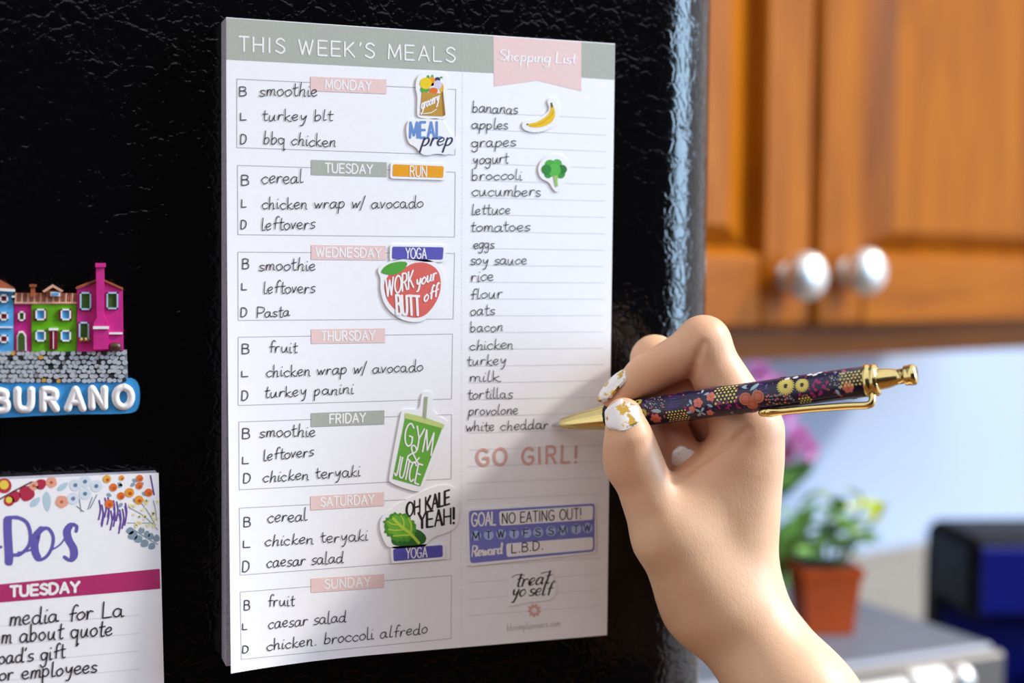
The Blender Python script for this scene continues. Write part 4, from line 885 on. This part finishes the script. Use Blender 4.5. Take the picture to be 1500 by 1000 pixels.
D.flower(pc(940, 312), 22, 3.3 * mm, .36 * mm, cY, cK, .85 * mm); D.flower(pc(1000, 308), 20, 2.6 * mm, .33 * mm, cY, cK, .8 * mm)
for q in ((960, 285), (1010, 275), (1045, 268), (930, 290), (1030, 275)): D.petal(pc(*q), .2, 2.2 * mm, .7 * mm, cW)
for i in range(11): D.petal(pc(1045 + (i % 4) * 14, 300 + (i // 4) * 20 + 6 * (i % 2)), .8 + (i % 3), 1.6 * mm, .55 * mm, cM)
cluster(pc(1012, 358), 4, 3, 1.1 * mm, .4 * mm, cY); D.petal(pc(990, 350), 1.2, 1.6 * mm, .5 * mm, cM); D.petal(pc(1035, 352), .4, 1.6 * mm, .5 * mm, cM)
D.petal(pc(1135, 345), 1.9, 2.6 * mm, .6 * mm, cB_); D.flower(pc(1168, 318), 6, 2.0 * mm, .75 * mm, cC, cT, .5 * mm)
cluster(pc(1180, 278), 6, 5, 1.3 * mm, .43 * mm, cY)
for i in range(42):                                         # the pattern runs on round the far side
    c = (rp.uniform(s1 + .004, s2 - .004), rp.choice((-1, 1)) * rp.uniform(.0092, .0150)); k = i % 4
    if k == 0: D.flower(c, 6, 2 * mm, .75 * mm, cC, cT, .5 * mm)
    elif k == 1: cluster(c, 4, 4, .9 * mm, .34 * mm, cY)
    elif k == 2: D.flower(c, 5, 1.8 * mm, .45 * mm, cB_)
    else: D.flower(c, 7, 1.5 * mm, .45 * mm, cM)
D.mb.build('floral_print', barrel)
m = MB(); q = s2
m.lathe(PT0, PA, [(q, .0048), (q + .0002, .0056), (q + .0012, .0060), (q + .0022, .0056), (q + .0024, .0051), (q + .0028, .0055), (q + .0038, .0057), (q + .0046, .0052), (q + .005, .0040)], GOLD, 40)
col_ = m.build('collar', pen); tag(col_, 'ringed gold collar')
m = MB(); e = PL
m.lathe(PT0, PA, [(q + .0048, .0037), (q + .008, .0034), (q + .011, .0027), (q + .0135, .0026), (e - .0042, .0030), (e - .004, .0034), (e - .0034, .0035), (e - .0026, .0034), (e - .0024, .0036), (e - .0008, .0036), (e, .0030), (e, 0)], GOLD, 36); tag(m.build('push_button', pen), 'gold push button')
cdir = -PU * .93 + PV * .37
def cp(px, off): return PT0 + PA * pen_s(px) + cdir * off
m = MB(); pts = [cp(1277, .0052), cp(1275, .0078), cp(1268, .0088), cp(1240, .0082), cp(1190, .0074), cp(1140, .0069), cp(1120, .0066)]
for i, p in enumerate(catmull([tuple(p) for p in pts], 4)): pass
cpts = catmull([tuple(p) for p in pts], 4); side = np.cross(PA, cdir)
rows = []
for i, p in enumerate(cpts):
    t = i / (len(cpts) - 1); w = .0018 + .0007 * max(0, 1 - abs(t - .93) / .1); th = .00125 + .0004 * max(0, 1 - abs(t - .93) / .1)
    nx = np.array(cpts[min(i + 1, len(cpts) - 1)]) - np.array(cpts[max(i - 1, 0)]); nx /= np.linalg.norm(nx); nn = np.cross(side, nx)
    rows.append([np.array(p) + side * w * math.cos(a) + nn * th * math.sin(a) for a in [2 * PI * k / 14 for k in range(14)]])
m.grid(rows, GOLD, True, True); m.poly(rows[0], GOLD); m.poly(rows[-1], GOLD)
c = np.array(cpts[-1]); sp_rows = []
for i in range(9):
    t = PI * i / 8; sp_rows.append([c + PA * (.0026 * math.cos(t)) + side * .0024 * math.sin(t) * math.cos(a) + cdir * .0014 * math.sin(t) * math.sin(a) for a in [2 * PI * k / 14 for k in range(14)]])
m.grid(sp_rows, GOLD, True, True)
tag(m.build('clip', pen), 'gold clip along the underside')

# ---------------------------------------------------------------- the writing hand
def J(px, py, off, r):
    """a joint: photograph position, distance behind the pen axis in mm, radius in mm"""
    return (at_depth(px, py, pen_depth(min(px, 1180)) + off * mm), r * mm)
SKIN = bpy.data.materials.new('skin'); SKIN.use_nodes = True
def skin():
    nt = SKIN.node_tree; N = nt.nodes; L = nt.links; b = N['Principled BSDF']
    at = N.new('ShaderNodeAttribute'); at.attribute_name = 'flush'
    tc = N.new('ShaderNodeTexCoord'); nz = N.new('ShaderNodeTexNoise'); nz.inputs['Scale'].default_value = 70; nz.inputs['Detail'].default_value = 5
    L.new(tc.outputs['Object'], nz.inputs['Vector'])
    m1 = N.new('ShaderNodeMix'); m1.data_type = 'RGBA'; m1.inputs['A'].default_value = lin('e7c09c'); m1.inputs['B'].default_value = lin('daa983')
    L.new(nz.outputs['Fac'], m1.inputs['Factor'])
    m2 = N.new('ShaderNodeMix'); m2.data_type = 'RGBA'; m2.inputs['B'].default_value = lin('d58a68'); L.new(m1.outputs['Result'], m2.inputs['A']); L.new(at.outputs['Fac'], m2.inputs['Factor'])
    L.new(m2.outputs['Result'], b.inputs['Base Color'])
    b.inputs['Roughness'].default_value = .46; b.inputs['Specular IOR Level'].default_value = .45
    b.inputs['Subsurface Weight'].default_value = .35; b.inputs['Subsurface Radius'].default_value = (1, .35, .2); b.inputs['Subsurface Scale'].default_value = .0035
    mp = N.new('ShaderNodeMapping'); mp.inputs['Scale'].default_value = (1, 1, .45); L.new(tc.outputs['Object'], mp.inputs['Vector'])
    vo = N.new('ShaderNodeTexVoronoi'); vo.inputs['Scale'].default_value = 2200; L.new(mp.outputs['Vector'], vo.inputs['Vector'])
    n2 = N.new('ShaderNodeTexNoise'); n2.inputs['Scale'].default_value = 700; n2.inputs['Detail'].default_value = 4; L.new(mp.outputs['Vector'], n2.inputs['Vector'])
    ad = N.new('ShaderNodeMath'); ad.operation = 'MULTIPLY_ADD'; ad.inputs[1].default_value = .5; L.new(vo.outputs['Distance'], ad.inputs[0]); L.new(n2.outputs['Fac'], ad.inputs[2])
    bp = N.new('ShaderNodeBump'); bp.inputs['Strength'].default_value = .16; bp.inputs['Distance'].default_value = .0005; L.new(ad.outputs[0], bp.inputs['Height']); L.new(bp.outputs['Normal'], b.inputs['Normal'])
skin()
THUMB = [J(1038, 880, 10, 15), J(978, 785, -3, 12.6), J(931, 681, -10, 9.3), J(922, 645, -13, 8.1), J(914, 610, -12.5, 6.9)]
INDEX = [J(1092, 622, 17, 12.2), J(1028, 505, 11, 9.0), J(946, 549, 4, 7.4), J(903, 583, -1, 5.7)]
MIDDLE = [J(1088, 650, 32, 11), J(958, 528, 19, 8.2), J(966, 600, 15.5, 7.4), J(1004, 672, 13, 6.6)]
RING = [J(1085, 695, 44, 10.5), J(985, 600, 34, 7.8), J(1000, 665, 30, 7.0), J(1030, 715, 28, 6.4)]
LITTLE = [J(1085, 740, 54, 9.5), J(1010, 660, 45, 7), J(1020, 715, 42, 6.2), J(1045, 750, 40, 5.8)]
ARM = [(J(1056, 868, 20, 17.6), J(1168, 1030, 16, 21)), (J(1168, 1030, 16, 21), J(1328, 1250, 10, 25)), (J(1070, 872, 38, 16), J(1178, 1030, 38, 20)), (J(1178, 1030, 38, 20), J(1338, 1250, 36, 25))]
PALM = [(J(1088, 690, 17, 11.5), J(1062, 850, 17, 14)), (J(1104, 632, 17, 10.5), J(1070, 842, 20, 13.4)), (J(1090, 655, 30, 11.5), J(1072, 850, 28, 15)), (J(1085, 700, 42, 11), J(1068, 855, 36, 14.5)), (J(1082, 745, 52, 10), J(1063, 860, 40, 14)),
        (J(1058, 720, 19, 12), J(1045, 850, 20, 15)), (J(1035, 745, 12, 11), J(1040, 870, 15, 15)), (J(1008, 790, 6, 12), J(1045, 880, 15, 15.5))]
WEB = [(J(1000, 760, 3, 11), J(1090, 650, 15, 9.5))]
def seg_sd(P, a, b, ra, rb):
    """signed distance to a tapered limb segment"""
    ba = b - a; l2 = ba @ ba; h = np.clip(((P - a) @ ba) / l2, 0, 1)
    return np.sqrt(((P - a - h[..., None] * ba) ** 2).sum(-1)) - (ra + (rb - ra) * h)
def smin(a, b, k):
    if a is None: return b
    h = np.clip(.5 + .5 * (b - a) / k, 0, 1); return b + (a - b) * h - k * h * (1 - h)
def smax(a, b, k): return -smin(-a, -b, k)
def chain(P, js, k):
    d = None
    for (a, ra), (b, rb) in zip(js, js[1:]): d = smin(d, seg_sd(P, a, b, ra, rb), k)
    return d
def hand_sd(P):
    arm = None
    for (a, ra), (b, rb) in ARM: arm = smin(arm, seg_sd(P, a, b, ra, rb), .008)
    palm = None
    for (a, ra), (b, rb) in PALM: palm = smin(palm, seg_sd(P, a, b, ra, rb), .010)
    body = smin(arm, palm, .011)
    th = chain(P, THUMB, .004); body = smin(body, th, .009)
    for (a, ra), (b, rb) in WEB: body = smin(body, seg_sd(P, a, b, ra, rb), .010)
    fing = None
    for ch in (INDEX, MIDDLE, RING, LITTLE):
        f = chain(P, ch, .0018); fing = f if fing is None else smin(fing, f, .0012)
    d = smin(body, fing, .0045)
    for (c, r, k) in BUMPS: d = smin(d, np.sqrt(((P - c) ** 2).sum(-1)) - r, k)
    pen_d = seg_sd(P, PT0 + PA * .012, PT1, .0054, .0059)
    return smax(d, -pen_d, .0015)
BUMPS = [(*J(922, 671, -10, 8.8), .005), (*J(1032, 500, 11, 9.0), .005), (*J(960, 524, 19, 8.2), .004)]
def surface_nets(f, lo, hi, h):
    ax = [np.arange(lo[i], hi[i] + h, h) for i in range(3)]; G = np.stack(np.meshgrid(*ax, indexing='ij'), -1).astype(np.float64)
    sh = G.shape[:3]; D_ = f(G.reshape(-1, 3)).reshape(sh); ins = D_ < 0
    c = np.zeros((sh[0] - 1, sh[1] - 1, sh[2] - 1), np.int8)
    for i in (0, 1):
        for j in (0, 1):
            for k in (0, 1): c += ins[i:sh[0] - 1 + i, j:sh[1] - 1 + j, k:sh[2] - 1 + k]
    act = (c > 0) & (c < 8); ids = -np.ones(act.shape, np.int64); ids[act] = np.arange(act.sum()); cells = np.argwhere(act)
    acc = np.zeros((len(cells), 3)); cnt = np.zeros(len(cells)); cor = [(i, j, k) for i in (0, 1) for j in (0, 1) for k in (0, 1)]
    for p in cor:
        for a in range(3):
            if p[a]: continue
            q = list(p); q[a] = 1; A = cells + p; B = cells + q; da = D_[tuple(A.T)]; db = D_[tuple(B.T)]; x = (da < 0) != (db < 0); t = np.where(x, da / np.where(x, da - db, 1), 0)
            pos = A.astype(float); pos[:, a] += t; acc[x] += pos[x]; cnt[x] += 1
    V = np.array(lo) + acc / cnt[:, None] * h; F = []
    for a in range(3):
        sl0 = [slice(1, -1)] * 3; sl0[a] = slice(0, -1); sl1 = [slice(1, -1)] * 3; sl1[a] = slice(1, None)
        x0 = ins[tuple(sl0)]; x1 = ins[tuple(sl1)]; e = np.argwhere(x0 != x1); flip = x0[x0 != x1]
        e = e + [0 if k == a else 1 for k in range(3)]
        o1, o2 = (a + 1) % 3, (a + 2) % 3
        def cid(d1, d2):
            q = e.copy(); q[:, o1] += d1; q[:, o2] += d2; return ids[tuple(q.T)]
        quad = np.stack([cid(-1, -1), cid(0, -1), cid(0, 0), cid(-1, 0)], 1); quad[~flip] = quad[~flip][:, ::-1]; F.append(quad)
    return V, np.concatenate(F)
VX, VY, VZ = CR, -CD, -CF
def settle(px, py, off):
    """point on the skin straight behind a photograph position"""
    d0 = pen_depth(px) + off * mm - .03; p = at_depth(px, py, d0); r = ray(px, py)
    for _ in range(60):
        d = float(hand_sd(p[None])[0])
        if d < 1e-5: break
        p = p + r / np.linalg.norm(r) * min(d * .8, .004)
    return p
alljs = THUMB + INDEX + MIDDLE + RING + LITTLE + [q for s_ in ARM for q in s_]
lo = np.min([a - r for a, r in alljs], 0) - .003; hi = np.max([a + r for a, r in alljs], 0) + .003
lo[2] = max(lo[2], at_depth(1200, 1090, .52)[2])
# fine skin folds pressed into the surface
FOLDS = []
for pts, r_ in (([(988, 704), (1010, 688), (1034, 670), (1058, 655), (1078, 642), (1094, 628)], .0010), ([(1030, 503), (1022, 522), (1015, 540), (1011, 554)], .0012)):
    q = [settle(x, y, 8) for x, y in pts]; q = [p - ray(x, y) / np.linalg.norm(ray(x, y)) * r_ * .45 for p, (x, y) in zip(q, pts)]
    for a, b in zip(q, q[1:]):
        if np.linalg.norm(a - b) < .012: FOLDS.append((a, b, r_))
_smooth_sd = hand_sd
def hand_sd(P):
    d = _smooth_sd(P)
    for a, b, r_ in FOLDS:
        near = (np.abs(P - (a + b) / 2).max(-1) < .012)
        if near.any(): d[near] = smax(d[near], -seg_sd(P[near], a, b, r_, r_), .0016)
    return d
HV, HF = surface_nets(hand_sd, lo, hi, .0009)
# drop the open cells at the cut through the forearm, then settle onto the surface
for _ in range(2):
    g = np.stack([(hand_sd(HV + d) - hand_sd(HV - d)) / .0004 for d in np.eye(3) * .0002], 1); g /= np.maximum(np.linalg.norm(g, axis=1, keepdims=True), 1e-6); HV = HV - g * np.clip(hand_sd(HV), -.0006, .0006)[:, None]
horg = np.array((HV[:, 0].mean(), HV[:, 1].mean(), HV[:, 2].min()))
hm = bpy.data.meshes.new('person'); hm.from_pydata((HV - horg).tolist(), [], HF.tolist()); hm.materials.append(SKIN); hm.update(); hm.shade_smooth()
fl = np.zeros(len(HV))
for (c, r, w) in ((*J(912, 668, -16, 12), .35), (*J(1036, 478, 8, 11), .3), (*J(905, 590, -4, 9), .55), (*J(912, 606, -16, 9), .4), (*J(1005, 570, 10, 18), .6), (*J(1000, 650, 10, 18), .75), (*J(985, 690, 5, 14), .35), (*J(1090, 640, 8, 16), .3)):
    fl = np.maximum(fl, w * np.exp(-((HV - c) ** 2).sum(1) / r ** 2))
at_ = hm.attributes.new('flush', 'FLOAT', 'POINT'); at_.data.foreach_set('value', fl.astype(np.float32))
hand = bpy.data.objects.new('person', hm); COL.objects.link(hand); hand.location = horg
tag(hand, 'bare right hand and forearm with white and gold nails holding the floral pen', 'person')
# nails: white polish with flakes of gold leaf
NAIL = bpy.data.materials.new('white_gold_nail_polish'); NAIL.use_nodes = True
_nt = NAIL.node_tree; _N = _nt.nodes; _L = _nt.links; _b = _N['Principled BSDF']; _tc = _N.new('ShaderNodeTexCoord'); _z = _N.new('ShaderNodeTexNoise'); _z.inputs['Scale'].default_value = 240; _z.inputs['Detail'].default_value = 5
_r = _N.new('ShaderNodeValToRGB'); _r.color_ramp.elements[0].position = .53; _r.color_ramp.elements[0].color = (0, 0, 0, 1); _r.color_ramp.elements[1].position = .585; _r.color_ramp.elements[1].color = (1, 1, 1, 1)
_mx = _N.new('ShaderNodeMix'); _mx.data_type = 'RGBA'; _mx.inputs['A'].default_value = lin('efe9e4'); _mx.inputs['B'].default_value = lin('c9a13d')
_L.new(_tc.outputs['Object'], _z.inputs['Vector']); _L.new(_z.outputs['Fac'], _r.inputs['Fac']); _L.new(_r.outputs['Color'], _mx.inputs['Factor']); _L.new(_mx.outputs['Result'], _b.inputs['Base Color'])
_mm = _N.new('ShaderNodeMath'); _mm.operation = 'MULTIPLY'; _mm.inputs[1].default_value = .8; _L.new(_r.outputs['Color'], _mm.inputs[0]); _L.new(_mm.outputs[0], _b.inputs['Metallic'])
_b.inputs['Roughness'].default_value = .16; _b.inputs['Coat Weight'].default_value = .5
def nail(center, along, normal, w, ln, label, sag=.28):
    along = along / np.linalg.norm(along); nrm = normal - along * (normal @ along); nrm /= np.linalg.norm(nrm); sd = np.cross(along, nrm); rows = []; rows2 = []
    for i in range(13):
        v = -1 + 2 * i / 12; rw = []; r2 = []; half = w * .5 * (1 - max(0, abs(v) - .25) ** 2.6 * (1.15 if v > 0 else .7)) * (1 if abs(v) < .999 else .62)
        for j in range(15):
            u = -1 + 2 * j / 14; p = center + along * (v * ln * .5 * (1 - .16 * u * u)) + sd * half * u - nrm * (sag * w * .5 * u * u + .10 * ln * .5 * v * v)
            rw.append(p + nrm * .0007); r2.append(p - nrm * .0003)
        rows.append(rw); rows2.append(r2)
    mb = MB(); mb.grid(rows, NAIL, True); mb.grid([r[::-1] for r in rows2], NAIL, True)
    ring = lambda R_: R_[0] + [r[-1] for r in R_[1:]] + R_[-1][::-1][1:] + [r[0] for r in R_[::-1][1:-1]]
    mb.grid([ring(rows), ring(rows2)], NAIL, True, True)
    o = mb.build('nail', hand); tag(o, label); return o
c = settle(911, 607, -12); nail(c, VY * 1.0 + VX * (-.02) - VZ * .55, VZ * .85 + VY * .5 - VX * .15, .0125, .0125, 'white thumb nail with gold leaf')
nv = VZ * .42 + VY * .56 - VX * .68; nv = nv / np.linalg.norm(nv); c = J(910, 576, -1, 1)[0] + nv * .0060; nail(c, -VX * .66 - VY * .74 + VZ * .1, nv, .0085, .0155, 'white index finger nail')
c = settle(1003, 672, 13); nail(c, VX * .75 - VY * .35 - VZ * .2, VZ * .9 - VY * .25, .0080, .0105, 'shaded white nail of the curled finger')
